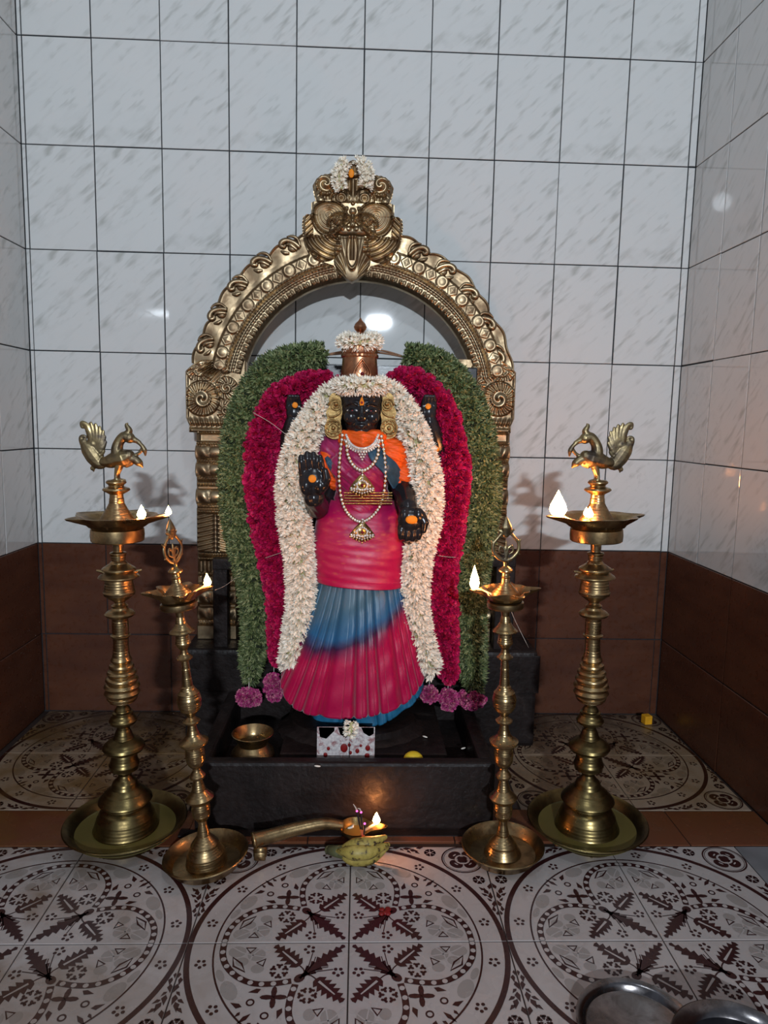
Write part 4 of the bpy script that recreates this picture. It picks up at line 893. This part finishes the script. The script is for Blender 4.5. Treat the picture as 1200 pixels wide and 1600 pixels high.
for s, u in ((-1, 522), (1, 607)):
    ear = thing('gold_earring', 'large embossed gold earring on the %s of the face' % ('left' if s < 0 else 'right'), 'earring', A_(u, 650, -.46), 'gold earrings')
    c = A_(u, 650, -.47); P = lambda x, y, d=0: c+Vector((x*PX*s, -d, y*PX))
    bm = bmesh.new(); Vx = [(-8, 33), (2, 34), (8, 26), (7, 16), (12, 6), (10, -4), (14, -16), (12, -28), (3, -34), (-8, -33), (-12, -24), (-10, -8), (-12, 4), (-11, 20)]
    pp = crom(Vx+[Vx[0]], 44)[:-1]; f1 = [bm.verts.new(P(*q, 0)) for q in pp]; f2 = [bm.verts.new(P(*q, -.006)) for q in pp]; bm.faces.new(f1); bm.faces.new(f2[::-1])
    for i in range(len(f1)): bm.faces.new((f1[i], f1[(i+1) % len(f1)], f2[(i+1) % len(f1)], f2[i]))
    part('ear_plate', bm, M_EAR, ear, smooth=False)
    bm = bmesh.new(); sp_ = [(3+(10-a*.75)*math.cos(a*1.3), 16+(10-a*.75)*math.sin(a*1.3)) for a in np.linspace(0, 11, 40)]
    tube(bm, [P(x-5, y, .003) for x, y in sp_], .0022, 8); ball(bm, P(-3, 18, .004), .0055, 12, 8)
    part('scroll', bm, M_EAR, ear)
    bm = bmesh.new()
    for R_e in (12, 7.5): tube(bm, [P(1+R_e*math.cos(a), -18+R_e*math.sin(a), .003) for a in np.linspace(0, 2*PI, 28)[:-1]], .0022, 8, closed=True)
    ball(bm, P(1, -18, .003), .005, 12, 8)
    for i in range(10): ball(bm, P(1+10*math.cos(i*.628), -18+10*math.sin(i*.628), .004), .0022, 8, 6)
    tube(bm, crom([P(8, -2, .002), P(-2, 0, .004), P(-9, 6, .003), P(-9, 16, .002)], 14), .0024, 8); part('rosette', bm, M_EAR, ear)
def front_y(x, z):                     # how far forward the dressed chest lies, for the jewellery
    p = (x-1.0)/.105; return -.505-.018*math.exp(-((z-.86)/.05)**2)*(1-p*p*.6)+.03*p*p
def chain(name, label, cat, px, n, r, dropr=None, pend=None, mats=(M_GOLD, M_SILVER), stone=True, group=None):
    base = at(*px[len(px)//2][:2], -.52); t = thing(name, label, cat, base, group)
    P = crom([(a, b) for a, b in px], n); pts = []
    for u, v in P:
        p = at(u, v, -.51); y = front_y(p.x, p.z)-.010; pts.append(at(u, v, y))
    bm = bmesh.new(); tube(bm, pts, r*.35, 6)
    for i, p in enumerate(pts):
        ball(bm, p, (r, r*.7, r), 8, 6)
        if stone: ball(bm, p+Vector((0, -r*.5, 0)), (r*.74, r*.45, r*.74), 6, 5, mi=1)
    o = local(from_bm('bead_chain', bm, list(mats)), t); o['kind'] = 'stuff'
    return t, pts
def pendant(t, u, v, w_, h_, mats=(M_GOLD, M_SILVER)):
    c = at(u, v, -.5); y = front_y(c.x, c.z)-.015; c = at(u, v, y); P = lambda x, yy, d=0.: c+Vector((x*PX, -d, yy*PX))
    bm = bmesh.new(); out = [(0, h_*.5), (4, h_*.35), (w_*.3, h_*.12), (w_*.5, -h_*.18), (w_*.36, -h_*.36), (w_*.18, -h_*.44), (0, -h_*.48)]; out = out+[(-x, y_) for x, y_ in out[-2:0:-1]]
    f1 = [bm.verts.new(P(*q, .002)) for q in out]; f2 = [bm.verts.new(P(*q, -.002)) for q in out]; bm.faces.new(f1); bm.faces.new(f2[::-1])
    for i in range(len(f1)): bm.faces.new((f1[i], f1[(i+1) % len(f1)], f2[(i+1) % len(f1)], f2[i]))
    for i in range(16):
        a = i*2*PI/16; ball(bm, P(7.5*math.cos(a), -2+7*math.sin(a), .004), .0024, 7, 5, mi=1)
    for i in range(-4, 5): ball(bm, P(i*w_*.105, -h_*.24+abs(i)*.5, .0035), .0031, 7, 5, mi=1); ball(bm, P(i*w_*.075, h_*.16-abs(i)*1.9, .003), .0026, 7, 5, mi=1); ball(bm, P(i*w_*.1, -h_*.38+abs(i)*1.1, .003), .0024, 7, 5, mi=1)
    for i in range(3): ball(bm, P(0, h_*.26+i*4, .004), .0027, 7, 5, mi=1)
    local(from_bm('pendant', bm, list(mats)), t)
    dot('pendant_stone', P(0, -2, .005), .0042, M_GEM, t, 'dark red stone', .6)
    bm = bmesh.new()
    for i in range(-4, 5):
        e = P(i*w_*.115, -h_*.5+abs(i)*h_*.065, .002); tube(bm, [e+Vector((0, 0, .006)), e], .0006, 5); ball(bm, e-Vector((0, 0, .002)), .0026, 8, 6)
    local(from_bm('pearl_fringe', bm, M_GOLD), t)
N1, _ = chain('silver_choker', 'white stone choker close under the chin of the statue', 'necklace', [(541, 680), (547, 692), (556, 699), (566, 701), (576, 699), (585, 692), (591, 680)], 26, .0034, mats=(M_SILVER, M_SILVER))
bm = bmesh.new()
for rr_, n in ((1.14, 24), (1.3, 18)):
    for i in range(n):
        a = PI*(1.08+.84*i/(n-1)); p = at(566+25*math.cos(a)*(rr_*.86), 682-19*math.sin(a)*rr_, -.517); ball(bm, p, .0030, 8, 6)
for i in range(4):
    for j in range(4-i): ball(bm, at(566+(j-(3-i)/2)*4.2, 706+i*4, -.522), .0028, 8, 6)
local(from_bm('stone_fringe', bm, M_SILVER), N1)
N2, _ = chain('short_gold_necklace', 'shorter gold bead necklace ending in a fan pendant on the chest', 'necklace', [(541, 690), (544, 712), (553, 728), (566, 735), (580, 728), (590, 712), (592, 690)], 21, .0050, group='gold bead necklaces')
pendant(N2, 566, 756, 38, 36)
N3, _ = chain('long_gold_necklace', 'longest gold bead necklace hanging to the hips with a fan pendant', 'necklace', [(535, 680), (531, 715), (530, 750), (535, 785), (547, 806), (564, 815), (582, 806), (596, 785), (602, 750), (601, 715), (596, 682)], 50, .0050, group='gold bead necklaces')
pendant(N3, 566, 829, 38, 34)
belt = thing('gold_waist_belt', 'gold mesh belt round the waist of the statue', 'belt', A_(575, 778, -.5))
bm = bmesh.new()
for i in range(5):
    pts = []
    for u in np.linspace(538, 612, 40):
        x = (u-575)/37; pts.append(at(u, 770+i*4.2, -.432-.089*math.sqrt(max(0, 1-(x*.78)**2))))
    tube(bm, pts, .0013, 6)
    for p in pts: ball(bm, p+Vector((0, -.001, 0)), .0022, 6, 5)
g2 = part('belt_mesh', bm, M_GOLD, belt)

# ------------------------------------------------------------------ garlands
def petal_unit(n, L, wd, spread, base=.25, droop=0.):
    """one small flower along +z: a slender tube opening into n pointed petals"""
    V = []; F = []
    k = 5
    for z, r in ((0, wd*.35), (L*base, wd*.45)):
        for i in range(k): V.append((r*math.cos(2*PI*i/k), r*math.sin(2*PI*i/k), z))
    for i in range(k): F.append((i, (i+1) % k, k+(i+1) % k, k+i))
    for i in range(n):
        a = 2*PI*i/n+random.uniform(-.15, .15); c, s_ = math.cos(a), math.sin(a); sp = spread*random.uniform(.7, 1.3); o = len(V); w2 = wd*.55
        V += [(wd*.2*c, wd*.2*s_, L*base), (sp*.6*c-w2*s_, sp*.6*s_+w2*c, L*.68), (sp*c, sp*s_, L-droop), (sp*.6*c+w2*s_, sp*.6*s_-w2*c, L*.68)]
        F.append((o, o+1, o+2, o+3))
    return np.array(V), F
def leaf_unit(n, L, wd, spread):
    V = []; F = []
    for i in range(n):
        a = 2*PI*i/n+random.uniform(-.4, .4); c, s_ = math.cos(a), math.sin(a); sp = spread*random.uniform(.5, 1.3); l = L*random.uniform(.7, 1.15); o = len(V)
        m_ = np.array((sp*.5*c, sp*.5*s_, l*.5)); t = np.array((-s_, c, 0))*wd*random.uniform(.7, 1.2)
        V += [(0, 0, 0), tuple(m_+t), (sp*c, sp*s_, l), tuple(m_-t), tuple(m_+np.array((0, 0, wd*.6)))]
        F += [(o, o+1, o+4), (o+1, o+2, o+4), (o+2, o+3, o+4), (o+3, o, o+4)]
    return np.array(V), F
def ruffle_unit(R, n=34):
    V = []; F = []
    for i in range(n):
        z = random.uniform(-.35, 1); a = random.uniform(0, 2*PI); q = math.sqrt(max(0, 1-z*z)); d = np.array((q*math.cos(a), q*math.sin(a), z)); b = np.cross(d, rng.normal(size=3)); b /= np.linalg.norm(b); e = np.cross(d, b); o = len(V); r = R*random.uniform(.78, 1.05); w_ = R*random.uniform(.22, .42)
        V += [tuple(d*r*.45), tuple(d*r*.85+b*w_), tuple(d*r*1.03+b*w_*.5+e*w_*.3), tuple(d*r*1.06-b*w_*.4-e*w_*.25), tuple(d*r*.85-b*w_)]
        F += [(o, o+1, o+2), (o, o+2, o+3), (o, o+3, o+4)]
    return np.array(V), F
def rot_to(d, spin):
    d = d/np.linalg.norm(d); a = np.array((0, 0, 1.)) if abs(d[2]) < .9 else np.array((1., 0, 0)); x = np.cross(a, d); x /= np.linalg.norm(x); y = np.cross(d, x)
    c, s_ = math.cos(spin), math.sin(spin); return np.stack([x*c+y*s_, -x*s_+y*c, d], 1)
def unit_mesh(name, unit, mat):
    me = bpy.data.meshes.new(name); me.from_pydata(unit[0].tolist(), [], unit[1]); me.materials.append(mat); return me
def garland(t, paths, units, mat, core_mat, core_r, step, name, maxparts, size=(.8, 1.15), lean=.0, stuffname='small_blossoms', front_only=True):
    """paths: lists of (u, v, y, half-width px); blossoms on the surface of each strand"""
    items = []
    for path in paths:
        W = [(*at(u, v, y), hw*((Vector(at(u, v, y))-CAM).dot(FW)/FPX)) for u, v, y, hw in path]; P = np.array(crom(W, 160)); seg = np.r_[0, np.cumsum(np.linalg.norm(np.diff(P[:, :3], axis=0), axis=1))]
        bm = bmesh.new(); tube(bm, [tuple(p[:3]) for p in P[::4]], [max(.004, p[3]*core_r) for p in P[::4]], 12); o = local(from_bm('garland_core', bm, core_mat), t)
        s_ = 0
        while s_ < seg[-1]:
            i = min(159, np.searchsorted(seg, s_)); p = P[i]; T = P[min(i+1, 159)][:3]-P[max(i-1, 0)][:3]; T /= np.linalg.norm(T); n1 = np.cross(T, (0, 1, 0)); n1 /= np.linalg.norm(n1); n2 = np.cross(T, n1)
            if n2[1] > 0: n2 = -n2
            k = max(3, int(round(PI*1.25*p[3]/step)))
            for j in range(k):
                a = -.12*PI+1.24*PI*(j+random.random())/k; d = n1*math.cos(a)+n2*math.sin(a); f = rng.normal(size=3)*.22; base = p[:3]+d*p[3]*(core_r*.95)+T*random.uniform(-.5, .5)*step
                items.append((base, d+f+T*lean*random.uniform(-.3, 1.), random.uniform(*size), -base[1]+random.uniform(0, .05), p[3]))
            s_ += step
    items.sort(key=lambda q: -q[3]); ms = [unit_mesh(name, u, mat) for u in units]; nparts = min(maxparts, len(items)); pick = set(np.linspace(0, len(items)*.75, nparts).astype(int).tolist()) if len(items) > maxparts else set(range(len(items)))
    V = []; F = []; off = 0
    for i, (b, d, s_, _, r) in enumerate(items):
        R = rot_to(d, random.uniform(0, 6.28)); ui = random.randrange(len(units))
        if i in pick:
            o = link(bpy.data.objects.new(name, ms[ui])); m4 = Matrix(np.vstack([np.hstack([R*s_, b[:, None]]), [0, 0, 0, 1]]).tolist()); o.matrix_world = Matrix.Translation(-t.location) @ m4; o.parent = t
        else:
            v, f = units[ui]; V.append((v*s_) @ R.T+b); F += [tuple(x+off for x in q) for q in f]; off += len(v)
    if V:
        me = bpy.data.meshes.new(stuffname); me.from_pydata(np.vstack(V).tolist(), [], F); me.materials.append(mat); o = link(bpy.data.objects.new(stuffname, me)); local(o, t); o['kind'] = 'stuff'
    return t
def tassel(t, u, v, y, rx, rz, mat=None):
    c = at(u, v, y); un = ruffle_unit(.017, 60); V = []; F = []; off = 0
    for i in range(34):
        d = rng.normal(size=3); d /= np.linalg.norm(d); b = np.array(c)+d*np.array((rx*PX, rx*PX*.7, rz*PX))*.62; v_, f = un; R = rot_to(d, random.uniform(0, 6)); V.append((v_*random.uniform(.6, .9)) @ R.T+b); F += [tuple(x+off for x in q) for q in f]; off += len(v_)
    me = bpy.data.meshes.new('flower_tassel'); me.from_pydata(np.vstack(V).tolist(), [], F); me.materials.append(mat or M_PINK); o = link(bpy.data.objects.new('flower_tassel', me)); local(o, t); o['label'] = 'pink and white petal tassel'
    bm = bmesh.new(); tube(bm, [tuple(at(u, v-rz*2.3, y+.004)), tuple(c)], .0012, 6); local(from_bm('string', bm, M_THREAD), t)
G1 = thing('leaf_garland', 'outermost thick green leaf garland framing the statue', 'garland', tuple(at(565, 560, -.33)))
garland(G1, [[(506, 553, -.325, 17), (492, 556, -.33, 22), (466, 561, -.34, 25), (432, 574, -.345, 29), (403, 605, -.35, 30), (381, 655, -.355, 31), (370, 720, -.36, 31), (371, 790, -.365, 31), (384, 860, -.37, 30), (397, 920, -.375, 28), (400, 985, -.38, 25), (394, 1030, -.38, 21), (391, 1066, -.38, 7)],
             [(634, 555, -.325, 17), (650, 559, -.33, 23), (676, 568, -.34, 27), (706, 590, -.345, 28), (732, 630, -.35, 28), (750, 690, -.355, 29), (756, 760, -.36, 31), (749, 830, -.365, 31), (738, 900, -.37, 29), (735, 960, -.375, 28), (736, 1030, -.38, 27), (740, 1062, -.38, 18), (742, 1084, -.38, 6)]],
        [leaf_unit(6, .013, .0026, .010) for _ in range(5)], M_LEAF, M_LEAFD, .72, .0095, 'leaf_sprig', 300, (.85, 1.35), .3, 'small_leaves')
tassel(G1, 389, 1090, -.40, 24, 15); tassel(G1, 736, 1093, -.40, 30, 17)
bm = bmesh.new()
for dz in (0, .006): tube(bm, crom([tuple(at(505, 555, -.325)), tuple(at(540, 552, -.33)+Vector((0, 0, dz))), tuple(at(560, 549, -.345)+Vector((0, 0, dz))), tuple(at(600, 552, -.33)+Vector((0, 0, dz))), tuple(at(636, 559, -.325))], 20), .0026, 6)
local(from_bm('tying_twine', bm, M_ROPE), G1)['label'] = 'brown twine behind the crown'
G2 = thing('maroon_flower_garland', 'maroon flower garland between the green leaf one and the white one', 'garland', tuple(at(565, 590, -.36)))
garland(G2, [[(515, 596, -.36, 15), (492, 600, -.365, 20), (462, 609, -.37, 24), (433, 634, -.375, 26), (414, 675, -.38, 28), (408, 730, -.385, 28), (413, 800, -.39, 28), (428, 865, -.395, 27), (440, 925, -.40, 24), (441, 985, -.40, 22), (440, 1030, -.40, 14)],
             [(622, 592, -.36, 15), (645, 597, -.365, 20), (670, 612, -.37, 24), (691, 648, -.375, 26), (704, 700, -.38, 28), (707, 760, -.385, 30), (698, 830, -.39, 30), (690, 895, -.395, 26), (692, 960, -.40, 24), (696, 1025, -.40, 20), (700, 1058, -.40, 10)]],
        [ruffle_unit(.023, 62) for _ in range(5)], M_MAR, M_MARC, .55, .0235, 'maroon_flower', 300, (.85, 1.25), .1)
tassel(G2, 428, 1072, -.41, 17, 34); tassel(G2, 700, 1093, -.42, 16, 20)
G3 = thing('jasmine_garland', 'innermost white jasmine garland hanging over the head and both shoulders', 'garland', tuple(at(565, 605, -.44)))
jas = [petal_unit(6, .024, .0064, .0105, .35) for _ in range(6)]
garland(G3, [[(565, 606, -.40, 12), (540, 607, -.415, 14), (516, 622, -.43, 20), (492, 655, -.44, 25), (469, 700, -.455, 28), (459, 755, -.465, 30), (461, 815, -.47, 28), (469, 875, -.47, 25), (471, 930, -.47, 23), (465, 985, -.47, 22), (457, 1025, -.47, 20), (453, 1040, -.47, 9)],
             [(565, 606, -.40, 12), (592, 606, -.415, 14), (614, 622, -.43, 20), (636, 655, -.44, 24), (653, 700, -.455, 26), (666, 755, -.465, 27), (664, 815, -.47, 27), (652, 870, -.47, 25), (648, 930, -.47, 22), (655, 990, -.47, 20), (667, 1030, -.47, 19), (674, 1050, -.47, 8)]],
        jas, M_JAS, M_JASC, .52, .0100, 'blossom', 300, (.75, 1.15), .45)
tassel(G3, 671, 1085, -.43, 12, 15, M_PINK)
G4 = thing('head_flower_band', 'white flower string wound round the brow just under the copper crown', 'flower string', tuple(at(565, 605, -.47)))
hb = [(565+33*math.sin(a), 604+3*math.cos(a)*-.5, -.45-.062*math.cos(a), 11) for a in np.linspace(-1.5, 1.5, 9)]
garland(G4, [hb], jas, M_JAS, M_JASC, .5, .0085, 'blossom', 300, (.6, .85), .1)
G5 = thing('crown_flower_ring', 'small white flower ring round the top of the copper crown', 'flower string', tuple(at(562, 532, -.45)))
hb = [(562+23*math.sin(a), 534-3*math.cos(a)*-.6, -.45-.038*math.cos(a), 9) for a in np.linspace(-2.6, 2.6, 13)]
garland(G5, [hb], jas, M_JAS, M_JASC, .5, .0085, 'blossom', 300, (.6, .85), .1)
G6 = thing('crest_flower_string', 'short white flower string draped over the bud at the top of the brass arch', 'flower string', tuple(at(549, 262, -.18)))
garland(G6, [[(533, 296, -.185, 7), (529, 280, -.185, 8), (533, 262, -.18, 8), (541, 254, -.17, 4)], [(571, 292, -.185, 7), (574, 276, -.185, 8), (570, 260, -.18, 8), (560, 253, -.17, 4)]], jas, M_JAS, M_JASC, .5, .0075, 'blossom', 300, (.5, .8), .1)

# ------------------------------------------------------------------ things in the trough and on the floor
def lathe_thing(name, label, cat, prof, mat, loc, n=56, part_name=None, group=None):
    t = thing(name, label, cat, loc, group); bm = bmesh.new(); lathe(bm, prof, n); from_bm(part_name or name+'_body', bm, mat, t, True, 40); return t
pc = at(395, 1142, -.585); PR = .050; pz = .086
pot = lathe_thing('brass_water_pot', 'round brass pot with flared rim standing in the trough at the left', 'pot',
    [(0, 0), (.040, 0), (.046, .006), (.054, .022), (.056, .045), (.052, .064), (.040, .078), (.036, .084), (.038, .092), (.050, .110), (.0515, .112), (.050, .113), (.037, .094), (.034, .086), (.036, .078), (.046, .06), (.046, .03), (0, .02)], M_BRASS, (pc.x, pc.y, pz), part_name='pot_body')
bm = bmesh.new(); lathe(bm, [(0, .088), (.0345, .088)], 40); from_bm('pot_water', bm, M_WATER, pot)['label'] = 'dark water in the pot'
# smeared foil print leaning on the plinth
a, b = at(495, 1187, -.612), at(585, 1187, -.612); tp = at(500, 1134, -.606)
cardt = thing('foil_print_card', 'silvery foil card smeared with red powder leaning under the statue hem', 'card', ((a.x+b.x)/2, -.61, .153))
bm = bmesh.new(); box(bm, (a.x, -.614, .113), (b.x, -.611, tp.z), .0005); local(from_bm('card_sheet', bm, M_CARD, None, False), cardt)
w_ = b.x-a.x; H_ = tp.z-.113; M_DK = simple('brown_scorch', lin(58, 32, 26), .8)
for poly_ in ([(.03, 1.0), (.05, .78), (.16, .74), (.30, .92), (.30, 1.0)], [(.36, 1.0), (.40, .84), (.50, .76), (.58, .88), (.60, 1.0)], [(.76, 1.0), (.80, .88), (.90, .80), (.98, .86), (.98, 1.0)]):
    bm = bmesh.new(); bm.faces.new([bm.verts.new((a.x+w_*x_, -.6142, .113+H_*z_)) for x_, z_ in poly_]); bmesh.ops.solidify(bm, geom=bm.faces[:], thickness=.0008); local(from_bm('scorched_patch', bm, M_DK, None, False), cardt)
for fx, fz, rx in ((.47, .52, .009), (.2, .5, .004), (.56, .62, .004), (.7, .42, .005), (.88, .52, .006), (.15, .28, .005), (.87, .25, .006), (.58, .36, .004), (.76, .6, .003)):
    bm = bmesh.new(); ball(bm, (a.x+w_*fx, -.6155, .135+fz*.075), (rx, .0012, rx*1.25), 12, 8); local(from_bm('red_smear', bm, M_RED), cardt)
bm = bmesh.new(); tube(bm, [(a.x+w_*.565, -.6165, .118), (a.x+w_*.562, -.6165, .19)], .0010, 6); local(from_bm('thin_stick', bm, M_INC), cardt)
hf = thing('hem_flower', 'small whitish flower sprig lying on the plinth over the foil card', 'flower', tuple(at(546, 1142, -.60)))
garland(hf, [[(550, 1128, -.615, 5), (548, 1140, -.62, 8), (545, 1150, -.622, 5)]], jas, M_JAS, M_JASC, .5, .0075, 'blossom', 300, (.45, .65), .1)
lp = on(646, 1181, .135)
pbox('inner_ledge', (1.07, -.656, .084), (1.26, -.60, .128), .004)
lem = thing('yellow_lemon', 'yellow lemon lying in the trough to the right of the foil card', 'lemon', (at(646, 1180, -.626).x, -.626, .128)); bm = bmesh.new(); ball(bm, (0, 0, .021), (.0245, .022, .021), 24, 16); ball(bm, (.023, 0, .021), (.004, .004, .004), 8, 6); from_bm('lemon_fruit', bm, M_LEMON, lem)
for i, (u, v, lbl, z) in enumerate(((664, 1151, 'white petal on the inner step right of the statue hem', .153), (735, 1158, 'uppermost of the white petals in the right of the trough', .116), (741, 1170, 'rightmost of the white petals in the right of the trough', .116), (724, 1169, 'leftmost of the white petals in the right of the trough', .116), (476, 1159, 'tiny white petal on the trough floor right of the brass pot', .116), (496, 1197, 'orange-tinted petal on the front rim of the trough', .176), (930, 1272, 'tiny white petal on the red floor strip behind the right tall lamp', .006), (548, 1293, 'pale petals lying in the bowl of the ladle lamp', .075))):
    p = on(u, v, z); bm = bmesh.new(); ball(bm, (0, 0, 0), (.008, .003, .0018), 10, 6, Matrix.Rotation(random.uniform(-.8, .8), 4, 'Z'))
    if i == 7: ball(bm, (.004, .002, .002), (.007, .0022, .0016), 10, 6, Matrix.Rotation(1.2, 4, 'Z'))
    o = from_bm('fallen_petal', bm, M_WHITE); o.location = p; tag(o, lbl, 'petal', 'fallen white petals')
q = on(1010, 1130, 0); cb = thing('yellow_block', 'small yellow block on the floor in the far right corner', 'block', (q.x, q.y, 0), rz=.2); bm = bmesh.new(); box(bm, (-.013, -.012, 0), (.013, .012, .028), .002, 2); from_bm('block_body', bm, M_CUBE, cb, False)
# ladle lamp with a long hollow handle
LD = thing('ladle_lamp', 'brass ladle lamp with a long handle lying in front of the pedestal', 'ladle lamp', tuple(at(450, 1330, -.76)))
P = [at(396, 1313, -.800), at(420, 1307, -.785), at(460, 1296, -.765), at(505, 1287, -.75), at(535, 1290, -.745)]
bm = bmesh.new(); tube(bm, [tuple(p) for p in crom(P, 30)], list(np.linspace(.0165, .0150, 15))+list(np.linspace(.0150, .0110, 15)), 20); local(from_bm('handle', bm, M_BRASS, None, True, 40), LD)
bm = bmesh.new(); c = at(396, 1313, -.8); tube(bm, [tuple(c+Vector((-.0015, -.001, 0))), tuple(c+Vector((.004, .001, .001)))], .0178, 20); local(from_bm('handle_rim', bm, M_BRASS), LD)
bm = bmesh.new(); c = at(405, 1330, -.812); tube(bm, [tuple(c+Vector((-.012, 0, -.002))), tuple(c+Vector((.016, 0, -.002)))], .011, 20, flat=.5); box(bm, tuple(c+Vector((-.011, -.006, -.020))), tuple(c+Vector((.014, .006, .0))), .002); local(from_bm('handle_foot', bm, M_BRASS), LD)
bc = at(556, 1292, -.742)
bm = bmesh.new(); n = 64; rows_ = [(.0, -.022), (.55, -.021), (.85, -.012), (1., .0), (1.02, .002), (.97, .001), (.80, -.010), (.5, -.017), (0, -.018)]; rings = []
def brim(a): d = abs((a+PI) % (2*PI)-PI); return .037+.034*math.exp(-(d/.30)**2)
for fr, z in rows_:
    rings.append([bm.verts.new((bc.x+fr*brim(2*PI*i/n)*math.cos(2*PI*i/n), bc.y+fr*(brim(2*PI*i/n) if fr > .6 else .04)*math.sin(2*PI*i/n), bc.z+z)) for i in range(n)] if fr else [bm.verts.new((bc.x, bc.y, bc.z+z))])
for A, B in zip(rings, rings[1:]):
    for i in range(n):
        j = (i+1) % n
        if len(A) == 1: bm.faces.new((A[0], B[i], B[j]))
        elif len(B) == 1: bm.faces.new((A[i], A[j], B[0]))
        else: bm.faces.new((A[i], A[j], B[j], B[i]))
local(from_bm('lamp_bowl', bm, M_OLDBR, None, True, 60), LD)
bm = bmesh.new(); lathe(bm, [(0, -.012), (.028, -.012)], 32, tuple(bc)); local(from_bm('bowl_oil', bm, M_OIL), LD)
fp = at(588, 1287, -.745); bm = bmesh.new(); tube(bm, [tuple(bc+Vector((.02, 0, -.008))), tuple(fp)], .003, 8); local(from_bm('wick', bm, M_WICK), LD)
bm = bmesh.new(); lathe(bm, [(0, -.002), (.005, .002), (.0085, .008), (.007, .014), (.003, .022), (0, .028)], 16, tuple(fp)); local(from_bm('flame', bm, M_FLAME), LD)['label'] = 'burning flame'
# bananas with incense sticks
BN = thing('banana_bunch', 'bunch of spotted bananas on the printed floor before the pedestal', 'bananas', tuple(on(560, 1345, 0)))
zs = .018
def banana(pts, r, lab=None):
    bm = bmesh.new(); P = crom(pts, 22); rad = [r*min(1, .32+1.9*min(i/21, 1-i/21)) for i in range(22)]; roundtube(bm, [tuple(p) for p in P], rad, 10); local(from_bm('banana', bm, M_BAN), BN)
b0 = Vector(on(536, 1338, .012))
def bp(u, v, y, z): return tuple(on(u, v, z))
banana([bp(528, 1330, -.792, .022), bp(550, 1340, -.812, .019), bp(580, 1338, -.812, .019), bp(604, 1325, -.795, .030)], .017)
banana([bp(528, 1330, -.786, .030), bp(550, 1332, -.792, .040), bp(578, 1330, -.790, .040), bp(606, 1320, -.778, .042)], .0165)
banana([bp(532, 1326, -.770, .030), bp(552, 1322, -.770, .044), bp(578, 1318, -.764, .050), bp(602, 1308, -.755, .056)], .016)
bm = bmesh.new(); roundtube(bm, [bp(514, 1328, -.785, .018), bp(524, 1330, -.785, .022), bp(534, 1331, -.785, .026)], [.010, .012, .014], 10); local(from_bm('stalk', bm, M_BANT), BN)
for i, (u, v, lab) in enumerate(((557, 1260, 'incense stick on the left in the bananas, longest with bent ash'), (564, 1262, 'incense stick in the middle of the three stuck in the bananas'), (570, 1285, 'shortest incense stick, on the right in the bananas'))):
    s_ = thing('incense_stick', lab, 'incense stick', (0, 0, 0), 'incense sticks in the bananas'); a = Vector(bp(568, 1318, 0, .036)); b = at(u, v+4 if i < 2 else v, a.y); s_.location = a
    def pt(f): return tuple(a+(b-a)*f)
    bm = bmesh.new(); tube(bm, [pt(0), pt(.42)], .0012, 6); local(from_bm('bamboo_stem', bm, M_BAMBOO), s_)
    bm = bmesh.new(); tube(bm, [pt(.42), pt(.92)], .0019, 8); local(from_bm('incense_coating', bm, M_INC), s_)
    bm = bmesh.new(); ball(bm, pt(.94), .0026, 8, 6); local(from_bm('glowing_tip', bm, M_EMBER), s_)
    if i < 2: bm = bmesh.new(); e = Vector(pt(.94)); tube(bm, [tuple(e), tuple(e+Vector((-.003, 0, .008))), tuple(e+Vector((-.008, 0, .016 if i == 0 else .009)))], [.0018, .0014, .0008], 6); local(from_bm('ash', bm, M_THREAD), s_)
p = on(600, 1425, .002); bm = bmesh.new()
for i in range(7): ball(bm, (p.x+random.uniform(-.009, .009), p.y+random.uniform(-.009, .009), .002), (.006, .006, .003), 10, 6)
tag(from_bm('red_powder_blob', bm, M_RED), 'small heap of red powder on the printed floor tile', 'powder')
# steel plate and basin at the lower right corner
c1 = on(975, 1583, .01)
lathe_thing('steel_plate', 'shallow steel plate lying on the printed floor beside the dark basin', 'plate', [(0, .0), (.070, .0), (.086, .003), (.090, .014), (.096, .0155), (.097, .0145), (.0965, .0168), (.089, .0155), (.085, .012), (.0815, .0035), (.079, .0022), (0, .0020)], M_STEEL, (c1.x+.012, c1.y-.030, .0005), 72, 'plate_body')
c2 = on(1112, 1604, .035)
vs_ = lathe_thing('steel_basin', 'deep steel basin with dark inside at the lower right edge', 'basin', [(0, .0), (.068, .0), (.080, .006), (.086, .045), (.100, .052), (.102, .0535), (.100, .0545), (.084, .049), (.079, .042)], M_STEEL, (c2.x+.012, c2.y-.070, .0005), 72, 'basin_body')
bm = bmesh.new(); lathe(bm, [(.079, .042), (.076, .010), (.066, .004), (0, .004)], 60); from_bm('dark_inside', bm, M_STONE, vs_)  # inner wall and bottom of the basin, coloured near black
# loose white threads
for lbl, pts in (('white thread hanging down beside the right small lamp', [(797, 950, -.62), (806, 972, -.6), (826, 1012, -.56)]), ('white thread across the maroon garland at the left shoulder', [(396, 645, -.425), (425, 662, -.445), (458, 688, -.50)]), ('white thread between the left small lamp and the leaf garland', [(336, 922, -.7), (352, 915, -.55), (372, 900, -.42)]), ('white thread across the left side of the jasmine garland', [(414, 872, -.44), (432, 866, -.46), (450, 860, -.505)]), ('white thread across the right maroon garland at skirt height', [(684, 868, -.445), (698, 870, -.445), (712, 871, -.44)])):
    bm = bmesh.new(); tube(bm, [tuple(at(*q)) for q in crom(pts, 10)], .0006, 5); tag(from_bm('loose_thread', bm, M_THREAD), lbl, 'thread', 'loose white threads')
